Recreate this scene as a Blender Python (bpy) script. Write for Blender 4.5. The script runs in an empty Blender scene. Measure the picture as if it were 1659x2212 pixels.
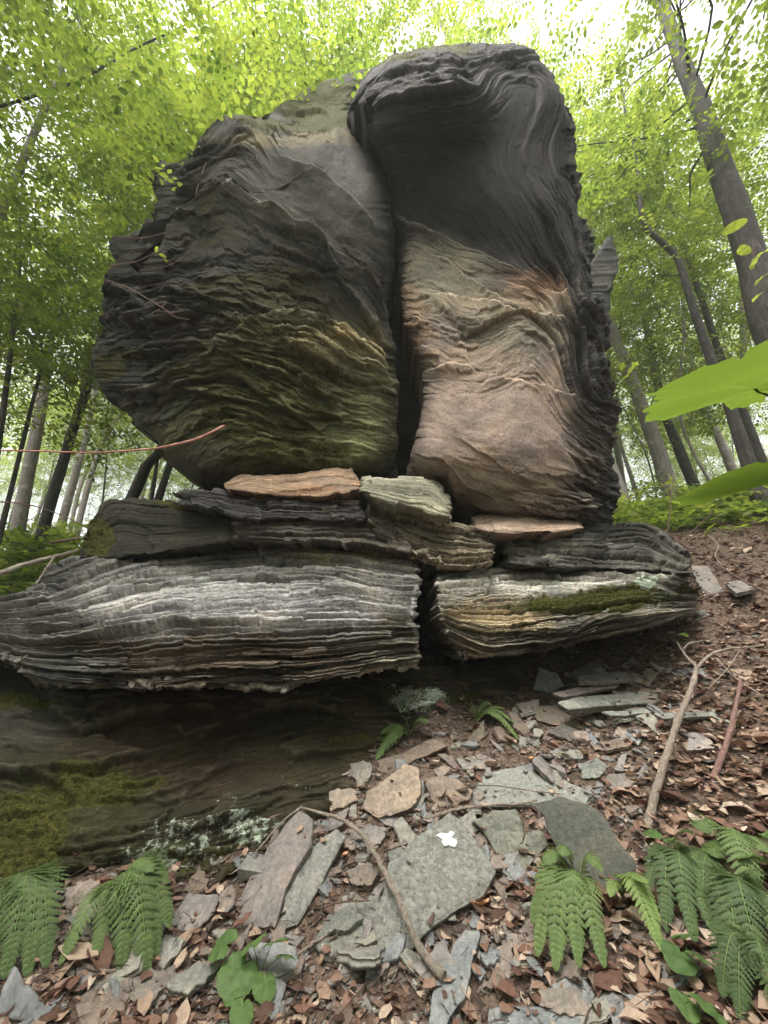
import bpy, math, random
import numpy as np
from mathutils import Vector, Matrix
random.seed(5)
RNG = np.random.default_rng(11)
sc = bpy.context.scene
C = sc.collection

# ---------------------------------------------------------------- camera
PITCH = math.radians(20.0)
F, CX, CY, CAMH = 830.0, 829.5, 1106.0, 1.15
cam = bpy.data.cameras.new("camera")
camo = bpy.data.objects.new("camera", cam)
C.objects.link(camo)
camo.location = (0, 0, CAMH)
camo.rotation_euler = (math.radians(90) + PITCH, 0, 0)
cam.sensor_fit = 'HORIZONTAL'
cam.sensor_width = 36.0
cam.lens = 36.0 * F / 1659.0
cam.clip_start = 0.05
cam.clip_end = 1000
sc.camera = camo

# ---------------------------------------------------------------- sky and sun
SUN_EL, SUN_AZ = 70.0, 205.0           # azimuth measured clockwise from +Y
world = bpy.data.worlds.new("World")
sc.world = world
world.use_nodes = True
wn, wl = world.node_tree.nodes, world.node_tree.links
wn.clear()
wo = wn.new('ShaderNodeOutputWorld')
wb = wn.new('ShaderNodeBackground')
sky = wn.new('ShaderNodeTexSky')
sky.sky_type = 'NISHITA'
sky.sun_disc = False
sky.sun_elevation = math.radians(SUN_EL)
sky.sun_rotation = math.radians(SUN_AZ)
sky.dust_density = 6.0
sky.air_density = 1.0
hs = wn.new('ShaderNodeHueSaturation')
hs.inputs['Saturation'].default_value = 0.22       # thin overcast
wl.new(sky.outputs[0], hs.inputs['Color'])
wl.new(hs.outputs[0], wb.inputs['Color'])
wb.inputs['Strength'].default_value = 0.15
wl.new(wb.outputs[0], wo.inputs['Surface'])
sun = bpy.data.lights.new("sun", 'SUN')
suno = bpy.data.objects.new("sun", sun)
C.objects.link(suno)
sun.energy = 1.5
sun.angle = math.radians(28)
sun.color = (1.0, 0.95, 0.86)
suno.rotation_euler = (math.radians(90 - SUN_EL), 0, math.radians(180 - SUN_AZ))
suno.location = (0, -5, 20)

sc.view_settings.view_transform = 'Standard'
sc.view_settings.look = 'None'
sc.view_settings.gamma = 1.0
sc.view_settings.exposure = 1.95
sc.cycles.max_bounces = 8
sc.cycles.diffuse_bounces = 4
sc.cycles.transmission_bounces = 5
sc.cycles.caustics_reflective = False
sc.cycles.caustics_refractive = False
sc.cycles.use_denoising = True

# ---------------------------------------------------------------- helpers: sight lines, noise, fitting
CP, SP = math.cos(PITCH), math.sin(PITCH)
def ray(px, py):
    a = (np.asarray(px, float) - CX) / F
    b = (CY - np.asarray(py, float)) / F
    return a, CP - b * SP, SP + b * CP
def at(px, py, Y):
    x, y, z = ray(px, py)
    k = np.asarray(Y, float) / y
    return np.stack([x * k, y * k, CAMH + z * k], -1)

def h01(*k):
    v = np.zeros(np.broadcast(*k).shape) if len(k) > 1 else np.zeros(np.shape(k[0]))
    for i, a in enumerate(k):
        v = v + np.asarray(a) * (12.9898, 78.233, 37.719, 53.11)[i]
    v = np.sin(v) * 43758.5453
    return v - np.floor(v)
def n1(x, seed=0.0):
    x = np.asarray(x, float); i = np.floor(x); f = x - i; f = f * f * (3 - 2 * f)
    return (1 - f) * h01(i, seed) + f * h01(i + 1, seed)
def n2(x, y, seed=0.0):
    x, y = np.broadcast_arrays(np.asarray(x, float), np.asarray(y, float))
    i, j = np.floor(x), np.floor(y); f, g = x - i, y - j
    f = f * f * (3 - 2 * f); g = g * g * (3 - 2 * g)
    s = np.full(i.shape, float(seed)) if np.ndim(seed) == 0 else seed
    return ((1-f)*(1-g)*h01(i, j, s) + f*(1-g)*h01(i+1, j, s) + (1-f)*g*h01(i, j+1, s) + f*g*h01(i+1, j+1, s))
def fbm(x, y, seed=0.0, o=4):
    v, a, t = 0, 1.0, 0
    for k in range(o):
        v = v + a * n2(x * 2**k, y * 2**k, seed + k * 3.7); t += a; a *= 0.5
    return v / t * 2 - 1
def sst(a, b, x):
    t = np.clip((x - a) / (b - a), 0, 1); return t * t * (3 - 2 * t)

def rbf(pts, qx, qy, smooth=1e-3, scale=100.0):
    """thin-plate fit through (x, y, value)"""
    p = np.array(pts, float); X = p[:, :2] / scale; v = p[:, 2]; n = len(p)
    def phi(r2): return 0.5 * r2 * np.log(r2 + 1e-9)
    d = ((X[:, None] - X[None]) ** 2).sum(-1)
    A = np.zeros((n + 3, n + 3)); A[:n, :n] = phi(d) + np.eye(n) * smooth
    A[:n, n] = 1; A[:n, n+1:] = X; A[n, :n] = 1; A[n+1:, :n] = X.T
    w = np.linalg.solve(A, np.concatenate([v, [0, 0, 0]]))
    qx = np.asarray(qx, float) / scale; qy = np.asarray(qy, float) / scale
    out = w[n] + w[n+1] * qx + w[n+2] * qy
    for i in range(n):
        out = out + w[i] * phi((qx - X[i, 0])**2 + (qy - X[i, 1])**2)
    return out

# ---------------------------------------------------------------- helpers: meshes
def mesh_np(name, verts, faces, mat=None, parent=None, smooth=True, attrs=None, link=True):
    """verts (n,3); faces: list of int arrays (k,3) / (k,4) / single ngon lists"""
    verts = np.asarray(verts, np.float32)
    if isinstance(faces, np.ndarray): faces = [faces]
    loops, starts, tot = [], [], 0
    for fa in faces:
        fa = np.asarray(fa, np.int32)
        if fa.ndim == 1: fa = fa[None]
        loops.append(fa.ravel()); starts.append(tot + np.arange(len(fa)) * fa.shape[1]); tot += fa.size
    loops = np.concatenate(loops); starts = np.concatenate(starts)
    me = bpy.data.meshes.new(name)
    me.vertices.add(len(verts)); me.vertices.foreach_set('co', verts.ravel())
    me.loops.add(len(loops)); me.loops.foreach_set('vertex_index', loops.astype(np.int32))
    me.polygons.add(len(starts)); me.polygons.foreach_set('loop_start', starts.astype(np.int32))
    me.polygons.foreach_set('use_smooth', np.full(len(starts), bool(smooth)))
    me.update(calc_edges=True)
    for an, av in (attrs or {}).items():
        av = np.asarray(av, np.float32)
        if av.ndim == 1:
            a = me.attributes.new(an, 'FLOAT', 'POINT'); a.data.foreach_set('value', av)
        elif av.shape[1] == 3:
            a = me.attributes.new(an, 'FLOAT_VECTOR', 'POINT'); a.data.foreach_set('vector', av.ravel())
    if mat: me.materials.append(mat)
    if not link: return me
    o = bpy.data.objects.new(name, me); C.objects.link(o)
    if parent: o.parent = parent
    return o
def tag(o, label=None, cat=None, group=None, kind=None):
    if label: o['label'] = label
    if cat: o['category'] = cat
    if group: o['group'] = group
    if kind: o['kind'] = kind
    return o
def empty(name, loc=(0, 0, 0)):
    o = bpy.data.objects.new(name, None); C.objects.link(o); o.location = loc
    o.empty_display_size = 0.1
    return o
def origin_to(o, p):
    """put a mesh object's origin at p without moving its shape"""
    p = np.asarray(p, np.float32)
    me = o.data; co = np.empty(len(me.vertices) * 3, np.float32)
    me.vertices.foreach_get('co', co); co = co.reshape(-1, 3) - p
    me.vertices.foreach_set('co', co.ravel()); o.location = [float(c) for c in p]; me.update()
def grid_faces(n, m, wrap=False):
    i = np.arange(n - 1)[:, None]; mm = m if wrap else m - 1
    j = np.arange(mm)[None]; j2 = (j + 1) % m
    return np.stack(np.broadcast_arrays(i*m + j, i*m + j2, (i+1)*m + j2, (i+1)*m + j), -1).reshape(-1, 4)

class Bag:
    """collects vertices and faces of one mesh"""
    def __init__(s): s.v, s.f, s.n, s.a = [], {3: [], 4: []}, 0, []
    def add(s, v, f, a=None):
        v = np.asarray(v, float)
        fl = f if isinstance(f, (list, tuple)) else [f]
        for fa in fl:
            fa = np.asarray(fa)
            if len(fa): s.f[fa.shape[1]].append(fa + s.n)
        s.v.append(v); s.n += len(v)
        s.a.append(np.broadcast_to(np.asarray((0.5, 0.5, 0.5) if a is None else a, float), (len(v), 3)))
    def make(s, name, mat, parent=None, smooth=True, link=True):
        fs = [np.concatenate(s.f[k]) for k in (3, 4) if s.f[k]]
        return mesh_np(name, np.concatenate(s.v), fs, mat, parent, smooth, {'tint': np.concatenate(s.a)}, link)

def tube(path, radii, sides=8, rough=0.0, seed=0, knots=0):
    """closed tapered tube round a path; returns verts, faces"""
    p = np.asarray(path, float); n = len(p)
    r = np.broadcast_to(np.asarray(radii, float), (n,))
    t = np.gradient(p, axis=0); t /= np.linalg.norm(t, axis=1)[:, None] + 1e-9
    ref = np.array([0.3, 0.9, 0.31]) if abs(t[0][2]) > 0.7 else np.array([0, 0, 1.0])
    a = np.cross(t, ref); a /= np.linalg.norm(a, axis=1)[:, None] + 1e-9
    b = np.cross(t, a)
    th = np.linspace(0, 2*np.pi, sides, endpoint=False)
    s = np.arange(n)[:, None]
    rr = r[:, None] * (1 + rough * (2*n2(s*0.7 + seed, th[None]*1.4 + seed, seed) - 1))
    if knots:
        kk = n1(np.arange(n)*0.9 + seed, seed+5); rr = rr * (1 + knots * (kk > 0.8))[:, None]
    v = p[:, None] + a[:, None]*(np.cos(th)[None]*rr)[..., None] + b[:, None]*(np.sin(th)[None]*rr)[..., None]
    v = v.reshape(-1, 3)
    f = grid_faces(n, sides, wrap=True)[:, ::-1]
    c0, c1 = len(v), len(v) + 1
    v = np.concatenate([v, p[:1], p[-1:]])
    j = np.arange(sides); j2 = (j+1) % sides
    caps = np.concatenate([np.stack([np.full(sides, c0), j2, j], -1), np.stack([np.full(sides, c1), (n-1)*sides + j, (n-1)*sides + j2], -1)])
    return v, [f, caps]
def curve(pts, n):
    """Catmull-Rom resampling"""
    p = np.asarray(pts, float); m = len(p)
    q = np.concatenate([2*p[:1]-p[1:2], p, 2*p[-1:]-p[-2:-1]])
    t = np.linspace(0, m-1-1e-6, n); i = t.astype(int); f = (t-i)[:, None]
    a, b, c, d = q[i], q[i+1], q[i+2], q[i+3]
    return 0.5*((2*b) + (-a+c)*f + (2*a-5*b+4*c-d)*f*f + (-a+3*b-3*c+d)*f**3)

# ---------------------------------------------------------------- helpers: materials
class NT:
    def __init__(s, name):
        s.m = bpy.data.materials.new(name); s.m.use_nodes = True
        s.t = s.m.node_tree; s.t.nodes.clear()
        s.out = s.n('ShaderNodeOutputMaterial')
    def n(s, t, **k):
        o = s.t.nodes.new(t)
        for a, b in k.items(): setattr(o, a, b)
        return o
    def l(s, a, b): s.t.links.new(a, b)
    def val(s, node, **k):
        for a, b in k.items(): node.inputs[a.replace('_', ' ')].default_value = b
        return node
    def attr(s, n): return s.n('ShaderNodeAttribute', attribute_name=n)
    def noise(s, vec, scale, detail=4, rough=0.6):
        o = s.n('ShaderNodeTexNoise'); o.inputs['Scale'].default_value = scale
        o.inputs['Detail'].default_value = detail; o.inputs['Roughness'].default_value = rough
        if vec is not None: s.l(vec, o.inputs['Vector'])
        return o.outputs['Fac']
    def ramp(s, fac, stops):
        o = s.n('ShaderNodeValToRGB'); s.l(fac, o.inputs[0]); e = o.color_ramp.elements
        while len(e) < len(stops): e.new(0.5)
        for i, (p, c) in enumerate(stops):
            e[i].position = p; e[i].color = (*c, 1) if isinstance(c, tuple) else (c, c, c, 1)
        return o.outputs[0]
    def mix(s, fac, a, b, mode='MIX'):
        o = s.n('ShaderNodeMix', data_type='RGBA', blend_type=mode)
        for k, x in ((0, fac), (6, a), (7, b)):
            if isinstance(x, (int, float)): o.inputs[k].default_value = x if k == 0 else (x, x, x, 1)
            elif isinstance(x, tuple): o.inputs[k].default_value = (*x, 1)
            else: s.l(x, o.inputs[k])
        return o.outputs[2]
    def math(s, op, a, b=0.0, c=None):
        o = s.n('ShaderNodeMath', operation=op)
        for k, x in ((0, a), (1, b)) + (((2, c),) if c is not None else ()):
            if isinstance(x, (int, float)): o.inputs[k].default_value = x
            else: s.l(x, o.inputs[k])
        return o.outputs[0]
    def vmul(s, v, k):
        o = s.n('ShaderNodeVectorMath', operation='MULTIPLY'); s.l(v, o.inputs[0]); o.inputs[1].default_value = k
        return o.outputs[0]
    def bump(s, h, strength, dist, prev=None):
        o = s.n('ShaderNodeBump'); o.inputs['Strength'].default_value = strength
        o.inputs['Distance'].default_value = dist; s.l(h, o.inputs['Height'])
        if prev is not None: s.l(prev, o.inputs['Normal'])
        return o.outputs[0]

def rock_material():
    """layered schist: colour from the tint attribute, fine banding along the 'fol' coordinate, moss and lichen where 'mask' says"""
    t = NT('rock')
    tint, fol, mask = t.attr('tint'), t.attr('fol'), t.attr('mask')
    ob = t.n('ShaderNodeTexCoord').outputs['Object']
    band = t.noise(t.vmul(fol.outputs['Vector'], (1.1, 30.0, 0)), 1.0, 5, 0.7)
    blot = t.noise(ob, 2.6, 5, 0.65)
    fine = t.noise(ob, 38, 4, 0.75)
    grain = t.noise(ob, 190, 2, 0.7)
    sep = t.n('ShaderNodeSeparateXYZ'); t.l(mask.outputs['Vector'], sep.inputs[0])
    c = t.mix(t.math('MINIMUM', sep.outputs[2], 1.0), tint.outputs['Color'], t.mix(1.0, tint.outputs['Color'], t.ramp(band, [(0.28, 0.55), (0.5, 1.0), (0.74, 1.5)]), 'MULTIPLY'))
    c = t.mix(1.0, c, t.ramp(blot, [(0.3, (0.62, 0.64, 0.66)), (0.5, 1.0), (0.72, (1.4, 1.33, 1.22))]), 'MULTIPLY')
    c = t.mix(1.0, c, t.ramp(fine, [(0.3, 0.68), (0.7, 1.32)]), 'MULTIPLY')
    c = t.mix(1.0, c, t.ramp(grain, [(0.25, 0.75), (0.75, 1.25)]), 'MULTIPLY')
    # moss
    mn = t.noise(ob, 9, 6, 0.75)
    mf = t.ramp(t.math('ADD', t.math('MULTIPLY', sep.outputs[1], 0.62), t.math('MULTIPLY', mn, 0.5)), [(0.44, 0.0), (0.6, 1.0)])
    mc = t.ramp(t.noise(ob, 60, 3, 0.8), [(0.3, (0.018, 0.021, 0.006)), (0.5, (0.062, 0.064, 0.015)), (0.75, (0.16, 0.145, 0.035))])
    c = t.mix(mf, c, mc)
    # pale lichen crust
    ln = t.noise(ob, 26, 6, 0.8)
    lf = t.ramp(t.math('ADD', t.math('MULTIPLY', sep.outputs[0], 0.5), t.math('MULTIPLY', ln, 0.5)), [(0.55, 0.0), (0.6, 1.0)])
    c = t.mix(lf, c, t.ramp(fine, [(0.3, (0.26, 0.31, 0.24)), (0.7, (0.52, 0.58, 0.47))]))
    b = t.n('ShaderNodeBsdfPrincipled'); t.l(c, b.inputs['Base Color'])
    t.l(t.ramp(fine, [(0.3, 0.72), (0.7, 0.95)]), b.inputs['Roughness'])
    b.inputs['Specular IOR Level'].default_value = 0.12
    nb = t.bump(t.math('MULTIPLY', band, sep.outputs[2]), 0.9, 0.035)
    nb = t.bump(fine, 0.55, 0.012, nb)
    nb = t.bump(t.math('MULTIPLY', mf, t.noise(ob, 70, 3, 0.8)), 0.9, 0.03, nb)
    nb = t.bump(grain, 0.35, 0.003, nb)
    t.l(nb, b.inputs['Normal']); t.l(b.outputs[0], t.out.inputs[0])
    return t.m
M_ROCK = rock_material()
# ---------------------------------------------------------------- rock builder
def lerp_pts(pts, q, col=1):
    a = np.array(pts, float); o = np.argsort(a[:, 0]); return np.interp(q, a[o, 0], a[o, col])
def strata(S, AL, scales, seed):
    """stepped ledges: S = height through the layers, AL = distance along them"""
    h = np.zeros_like(S)
    for k, (th, amp, xf, groove) in enumerate(scales):
        sd = seed + k * 17.0
        t = S / th + 1.1 * (n1(S / th * 0.6, sd) - 0.5) + 0.16 * (fbm(AL * 0.6, S / th * 0.12, sd + 2, 3))
        i = np.floor(t); f = t - i
        def A(j):
            a = n2(AL * xf, j * 7.31, sd + 1)
            b = n2(AL * xf * 4.1, j * 3.7, sd + 4)
            q1 = AL * xf * 1.1 + 9 * h01(j, sd) +   .05 * fbm(AL * 5, S / 9.0, sd + 5, 2)
            q2 = AL * xf * 2.7 + 5 * h01(j, sd + 2) + .06 * fbm(AL * 6, S / 7.0, sd + 6, 2)
            st = h01(np.floor(q1), j, sd + 9); s2 = h01(np.floor(q2), j, sd + 11)     # broken-off lengths
            return 0.18 * a + 0.05 * b + 0.56 * st + 0.2 * s2
        cur, nxt = A(i), A(i + 1)
        w = sst(0.84, 1.0, f)
        lip = 0.30 * f * (h01(i, sd + 3) - .3)
        h += amp * (cur * (1 - w) + nxt * w + lip * (1 - w) - 0.5)
        g = groove * h01(i, sd + 6) * (n2(AL * xf * 1.3, i * 5.1, sd + 8) > 0.35)
        d = np.minimum(f, 1 - f)
        h -= amp * g * np.exp(-(d / 0.10) ** 2)
    return h
def plates(S, AL, scales, seed):
    """broken slab faces: tilted facets, long along the layers, ending in small cliffs"""
    h = np.zeros_like(S)
    for k, (wx, wy, amp, hard) in enumerate(scales):
        sd = seed + 5.3 * k
        a = AL * 100 / wx + 0.25 * fbm(AL * 100 / wx * 1.7, S / wy * 1.1, sd, 4); b = S / wy + 0.22 * fbm(AL * 100 / wx * 1.6, S / wy * 1.0, sd + 9, 4)
        ia, ib = np.floor(a), np.floor(b); num = np.zeros_like(S); den = np.full_like(S, 1e-12)
        for dx in (-1, 0, 1):
            for dy in (-1, 0, 1):
                ja, jb = ia + dx, ib + dy
                pa, pb = ja + h01(ja, jb, sd + .1), jb + h01(ja, jb, sd + .7)
                d2 = (a - pa) ** 2 + (b - pb) ** 2
                pl = (h01(ja, jb, sd + 1.3) - .5) * 1.3 + (a - pa) * (h01(ja, jb, sd + 2.1) - .5) * .8 + (b - pb) * (0.15 + .9 * h01(ja, jb, sd + 3.1))
                w = np.exp(-hard * d2); num += w * pl; den += w
        h += amp * num / den
    return h
def blob_paint(px, py, base, blobs, seed):
    col = np.broadcast_to(np.array(base, float), px.shape + (3,)).copy()
    wx = px + 45 * fbm(px / 70, py / 45, seed + 31, 4); wy = py + 28 * fbm(px / 70, py / 45, seed + 47, 4)
    for (x, y, rx, ry, c, k) in blobs:
        d = np.sqrt(((wx - x) / rx) ** 2 + ((wy - y) / ry) ** 2)
        w = (k * (1 - sst(0.55, 1.15, d)))[..., None]
        col = col * (1 - w) + np.array(c) * w
    return col
def mask_paint(px, py, blobs, seed):
    m = np.zeros(px.shape)
    wx = px + 30 * fbm(px / 50, py / 35, seed + 3, 4); wy = py + 18 * fbm(px / 50, py / 35, seed + 5, 4)
    for (x, y, rx, ry, k) in blobs:
        d = np.sqrt(((wx - x) / rx) ** 2 + ((wy - y) / ry) ** 2)
        m = np.maximum(m, k * (1 - sst(0.4, 1.2, d)))
    return m
def rock(name, xl, xr, top, bot, depth, iso, scales, base, blobs=(), moss=(), lichen=(), R=0.25, rp=60, thick=1.2,
         step=(2.6, 2.0), seed=0, rough=None, jag=6, band=1.0, lump=0.05, lumpf=(120, 80), mat=None, parent=None, taper=0.9, back_to=None, fine=0.0, plate=None, patchy=0.0, warp=3.0, steps=(), lay_amp=0.56, wear=1.0, ragged=0.0):
    """closed solid. Front: a patch bounded by side curves xl, xr = [(y, x)...] and top, bot = [(x, y)...]; its distance
    is fitted through depth = [(x, y, Y)...]; ledges follow the lines iso = [(s, [(x, y)...])...]. Sides and back follow."""
    W = np.max([p[1] for p in xr]) - np.min([p[1] for p in xl])
    H = np.max([p[1] for p in bot]) - np.min([p[1] for p in top])
    M_, N_ = max(24, int(W / step[0])), max(14, int(H / step[1]))
    u = np.linspace(0, 1, M_)[None]; v = np.linspace(0, 1, N_)[:, None]
    px = np.broadcast_to(0.5 * (np.mean([p[1] for p in xl]) + np.mean([p[1] for p in xr])), (N_, M_)).astype(float)
    py = np.zeros((N_, M_))
    XL = np.full((N_, 1), np.mean([p[1] for p in xl])); XR = np.full((N_, 1), np.mean([p[1] for p in xr]))
    for _ in range(6):
        px = XL + (XR - XL) * u
        py = lerp_pts(top, px) + (lerp_pts(bot, px) - lerp_pts(top, px)) * v
        XL = lerp_pts(xl, py[:, :1]); XR = lerp_pts(xr, py[:, -1:])
    # ragged outline
    eu = np.minimum(px - XL, XR - px); ev = np.minimum(py - lerp_pts(top, px), lerp_pts(bot, px) - py)
    ex = np.exp(-np.abs(eu) / 30.0); ey = np.exp(-np.abs(ev) / 20.0)
    jl, jr = jag if isinstance(jag, tuple) else (jag, jag); jag = max(jl, jr)
    jx = np.where(px - XL < XR - px, jl, jr)
    px = px + jx * ex * (1.2 * n1(py / 9.0, seed + 71) - .6 + 1.5 * (h01(np.floor(py / 14.0 + n1(py/30.0)), seed) - 0.5) + 1.0 * (h01(np.floor(py / 33.0 + n1(py/30.0)), seed + 4) - 0.5))
    py = py + min(jag, 6) * 0.7 * ey * (0.7 * n1(px / 13.0, seed + 72) - .35 + 1.3 * (h01(np.floor(px / 47.0 + n1(px / 60)), seed) - 0.5) + 0.8 * (h01(np.floor(px / 21.0), seed + 5) - 0.5))
    D = rbf(depth, px, py, 2e-3)
    q = np.clip(np.hypot(np.clip(1 - eu / rp, 0, 1), np.clip(1 - ev / (rp * 0.75), 0, 1)), 0, 1)
    D = D + R * (1 - np.sqrt(np.clip(1 - q * q * 0.985, 0, 1)))
    P = at(px, py, D)
    S = rbf([(x, y, s) for s, ln in iso for (x, y) in ln], px, py, 5e-3) if iso else py.copy()
    gu = np.gradient(P, axis=1); gv = np.gradient(P, axis=0)
    nr = np.cross(gu, gv); nr /= np.linalg.norm(nr, axis=-1)[..., None] + 1e-9
    if nr[N_//2, M_//2] @ P[N_//2, M_//2] - nr[N_//2, M_//2, 2] * CAMH > 0: nr = -nr
    S2 = S + warp * fbm(px / 90, py / 60, seed + 7, 3)
    S2 = S2 + ragged * ((h01(np.floor(px / 19.0 + .8 * fbm(px / 40, py / 30, seed + 8, 2)), np.floor(S / 26.0), seed) - .5) + .6 * (h01(np.floor(px / 8.0), np.floor(S / 11.0), seed + 2) - .5))
    rg = 1.0 if rough is None else np.clip(rbf(rough, px, py, 1e-2), 0.05, 1.6)
    h = strata(S2, px / 100.0, scales, seed)
    if patchy: h = h * (1 - patchy + patchy * 1.25 * sst(0.45, 0.60, n2(px / 150, S2 / 50, seed + 33) * .65 + .35 * n2(px / 60, S2 / 18, seed + 34)))
    if plate: h = h + plates(S2, px / 100.0, plate, seed + 40) * (0.12 + 0.88 * np.minimum(rg, 1))
    # depth values in metres scale with the distance
    h = h * rg + lump * fbm(px / lumpf[0], S / lumpf[1], seed + 13, 4)
    for (ln, amp_, wid_, up_) in steps:      # a broken edge along a line: the rock below it (or above it) stands proud
        xs_ = np.array(ln, float)
        yl = np.interp(px, xs_[:, 0], xs_[:, 1]) + 7 * fbm(px / 28, py / 200, seed + amp_ * 99, 4) + 5 * (h01(np.floor(px / 37.0), seed + 1) - .5)
        dd = (yl - py) if up_ else (py - yl)
        ends = sst(xs_[0, 0] - 10, xs_[0, 0] + 50, px) * (1 - sst(xs_[-1, 0] - 60, xs_[-1, 0] + 10, px))
        h = h + amp_ * ends * sst(-2.5, 3.5, dd) * np.exp(-np.clip(dd, 0, None) / wid_) * (0.7 + 0.5 * n1(px / 40, seed + 5))
    if fine: h = h + fine * fbm(px / 9, py / 9, seed + 91, 3)
    mossm = mask_paint(px, py, moss, seed + 1) if moss else np.zeros_like(px)
    h = h + mossm * 0.02 * fbm(px / 14, py / 14, seed + 19, 3)
    P = P + nr * (h * (1 - 0.7 * q ** 2))[..., None]
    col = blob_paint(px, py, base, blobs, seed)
    def blur(a, r):
        k_ = 2 * r + 1
        for ax in (0, 1):
            b_ = np.concatenate([np.repeat(a.take([0], ax), r + 1, ax), a, np.repeat(a.take([-1], ax), r, ax)], ax).cumsum(ax)
            a = (b_.take(range(k_, b_.shape[ax]), ax) - b_.take(range(0, b_.shape[ax] - k_), ax)) / k_
        return a
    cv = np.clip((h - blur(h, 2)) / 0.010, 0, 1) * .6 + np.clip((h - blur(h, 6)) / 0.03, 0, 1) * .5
    cv = (cv * n2(px / 35, py / 25, seed + 61) * 1.6 * wear)[..., None]            # patchy paler tone on convex edges
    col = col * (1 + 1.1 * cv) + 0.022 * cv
    lay = n1(S2 / 5.0, seed + 3) * 0.5 + 0.5 * n1(S2 / 17.0, seed + 4)
    col = col * (1 - lay_amp / 2 + lay_amp * lay)[..., None]
    lich = mask_paint(px, py, lichen, seed + 2) if lichen else np.zeros_like(px)
    mask = np.stack([lich, mossm, np.broadcast_to(band * rg, px.shape)], -1)
    folv = np.stack([px / 100, S2 / 100, np.zeros_like(px)], -1)
    # rim, sides and back
    idx = np.arange(N_ * M_).reshape(N_, M_)
    rim = np.concatenate([idx[0, :], idx[1:, -1], idx[-1, -2::-1], idx[-2:0:-1, 0]])
    V = P.reshape(-1, 3); T = col.reshape(-1, 3); MK = mask.reshape(-1, 3); FV = folv.reshape(-1, 3)
    cen = V[rim].mean(0); K = 7
    vs, ts, ms, fs = [V], [T], [MK], [FV]; n0 = len(V); L = len(rim)
    faces = [grid_faces(N_, M_)]
    prev = rim
    for k in range(1, K + 1):
        t = (k / K)
        Q = V[rim].copy()
        Q = cen + (Q - cen) * (1 - (1 - taper) * t ** 2)
        yb = V[rim][:, 1]
        target = (back_to if back_to else yb.mean() + thick)
        Q[:, 1] = yb + (target - yb) * t
        wob = 0.03 * fbm(V[rim][:, 0] * 3 + t * 5, V[rim][:, 2] * 6 + t * 3, seed + k, 3)
        Q += (Q - cen) / (np.linalg.norm(Q - cen, axis=1)[:, None] + 1e-6) * wob[:, None]
        new = n0 + np.arange(L); n0 += L
        vs.append(Q); ts.append(T[rim]); ms.append(MK[rim]); f2 = FV[rim].copy(); f2[:, 0] += t * 4; fs.append(f2)
        p2, nn2 = np.roll(prev, -1), np.roll(new, -1)
        faces.append(np.stack([p2, prev, new, nn2], -1)); prev = new
    c = vs[-1].mean(0) + np.array([0, 0.05, 0]); vs.append(c[None]); ts.append(T[rim][:1]); ms.append(MK[rim][:1]); fs.append(FV[rim][:1])
    faces.append(np.stack([np.roll(prev, -1), prev, np.full(L, n0)], -1))
    Vx = np.concatenate(vs)
    o = mesh_np(name, Vx, [faces[0]] + [f for f in faces[1:]], mat or M_ROCK, parent, True,
                {'tint': np.concatenate(ts), 'mask': np.concatenate(ms), 'fol': np.concatenate(fs)})
    b = Vx.mean(0); b[2] = Vx[:, 2].min()
    if parent is None: origin_to(o, b)
    return o

# ---- the tall pillar, left half
LB_iso = [(170, [(640, 190), (780, 170)]), (260, [(470, 300), (580, 235), (700, 250), (790, 300)]),
      (310, [(500, 285), (600, 315), (700, 355), (800, 420)]),
      (385, [(420, 390), (480, 345), (580, 392), (700, 445), (830, 530)]),
      (470, [(340, 470), (430, 440), (500, 410), (570, 462), (650, 525), (740, 570), (840, 650)]),
      (560, [(240, 590), (400, 570), (520, 555), (640, 590), (740, 640), (845, 740)]),
      (650, [(220, 700), (350, 665), (480, 655), (600, 690), (720, 722), (850, 800)]),
      (740, [(210, 790), (330, 755), (500, 730), (650, 770), (850, 840)]),
      (820, [(240, 860), (400, 800), (500, 790), (650, 850), (850, 898)]),
      (900, [(290, 930), (420, 865), (520, 868), (650, 920), (850, 950)]),
      (1000, [(430, 1040), (540, 980), (700, 1000), (855, 1012)])]
LB_depth = [(430, 1035, 3.45), (500, 1030, 3.25), (700, 1030, 3.2), (850, 1030, 3.22), (300, 900, 3.45), (400, 880, 3.2), (500, 850, 3.05), (700, 850, 3.0),
      (850, 850, 3.08), (220, 770, 3.55), (300, 740, 3.3), (400, 700, 3.0), (600, 700, 2.84), (840, 700, 3.08), (250, 560, 3.45), (330, 560, 3.15),
      (450, 520, 2.85), (600, 500, 2.78), (750, 560, 2.92), (840, 560, 3.1), (350, 400, 3.3), (420, 400, 2.9), (500, 400, 2.74), (650, 400, 2.74), (800, 420, 3.0),
      (510, 275, 2.78), (600, 260, 2.85), (700, 270, 2.95), (780, 300, 3.2), (650, 205, 3.35), (780, 165, 3.45)]
LB_rough = [(600, 340, 0.2), (700, 350, 0.25), (600, 480, 0.2), (700, 500, 0.18), (800, 450, 0.15), (350, 420, 1.0), (300, 600, 1.0), (450, 600, 0.7),
      (600, 620, 0.6), (500, 760, 0.95), (700, 800, 0.9), (300, 800, 1.0), (500, 900, 0.9), (700, 960, 0.6), (400, 960, 0.5), (600, 210, 0.8), (600, 280, 0.9), (800, 700, 0.6)]
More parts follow.
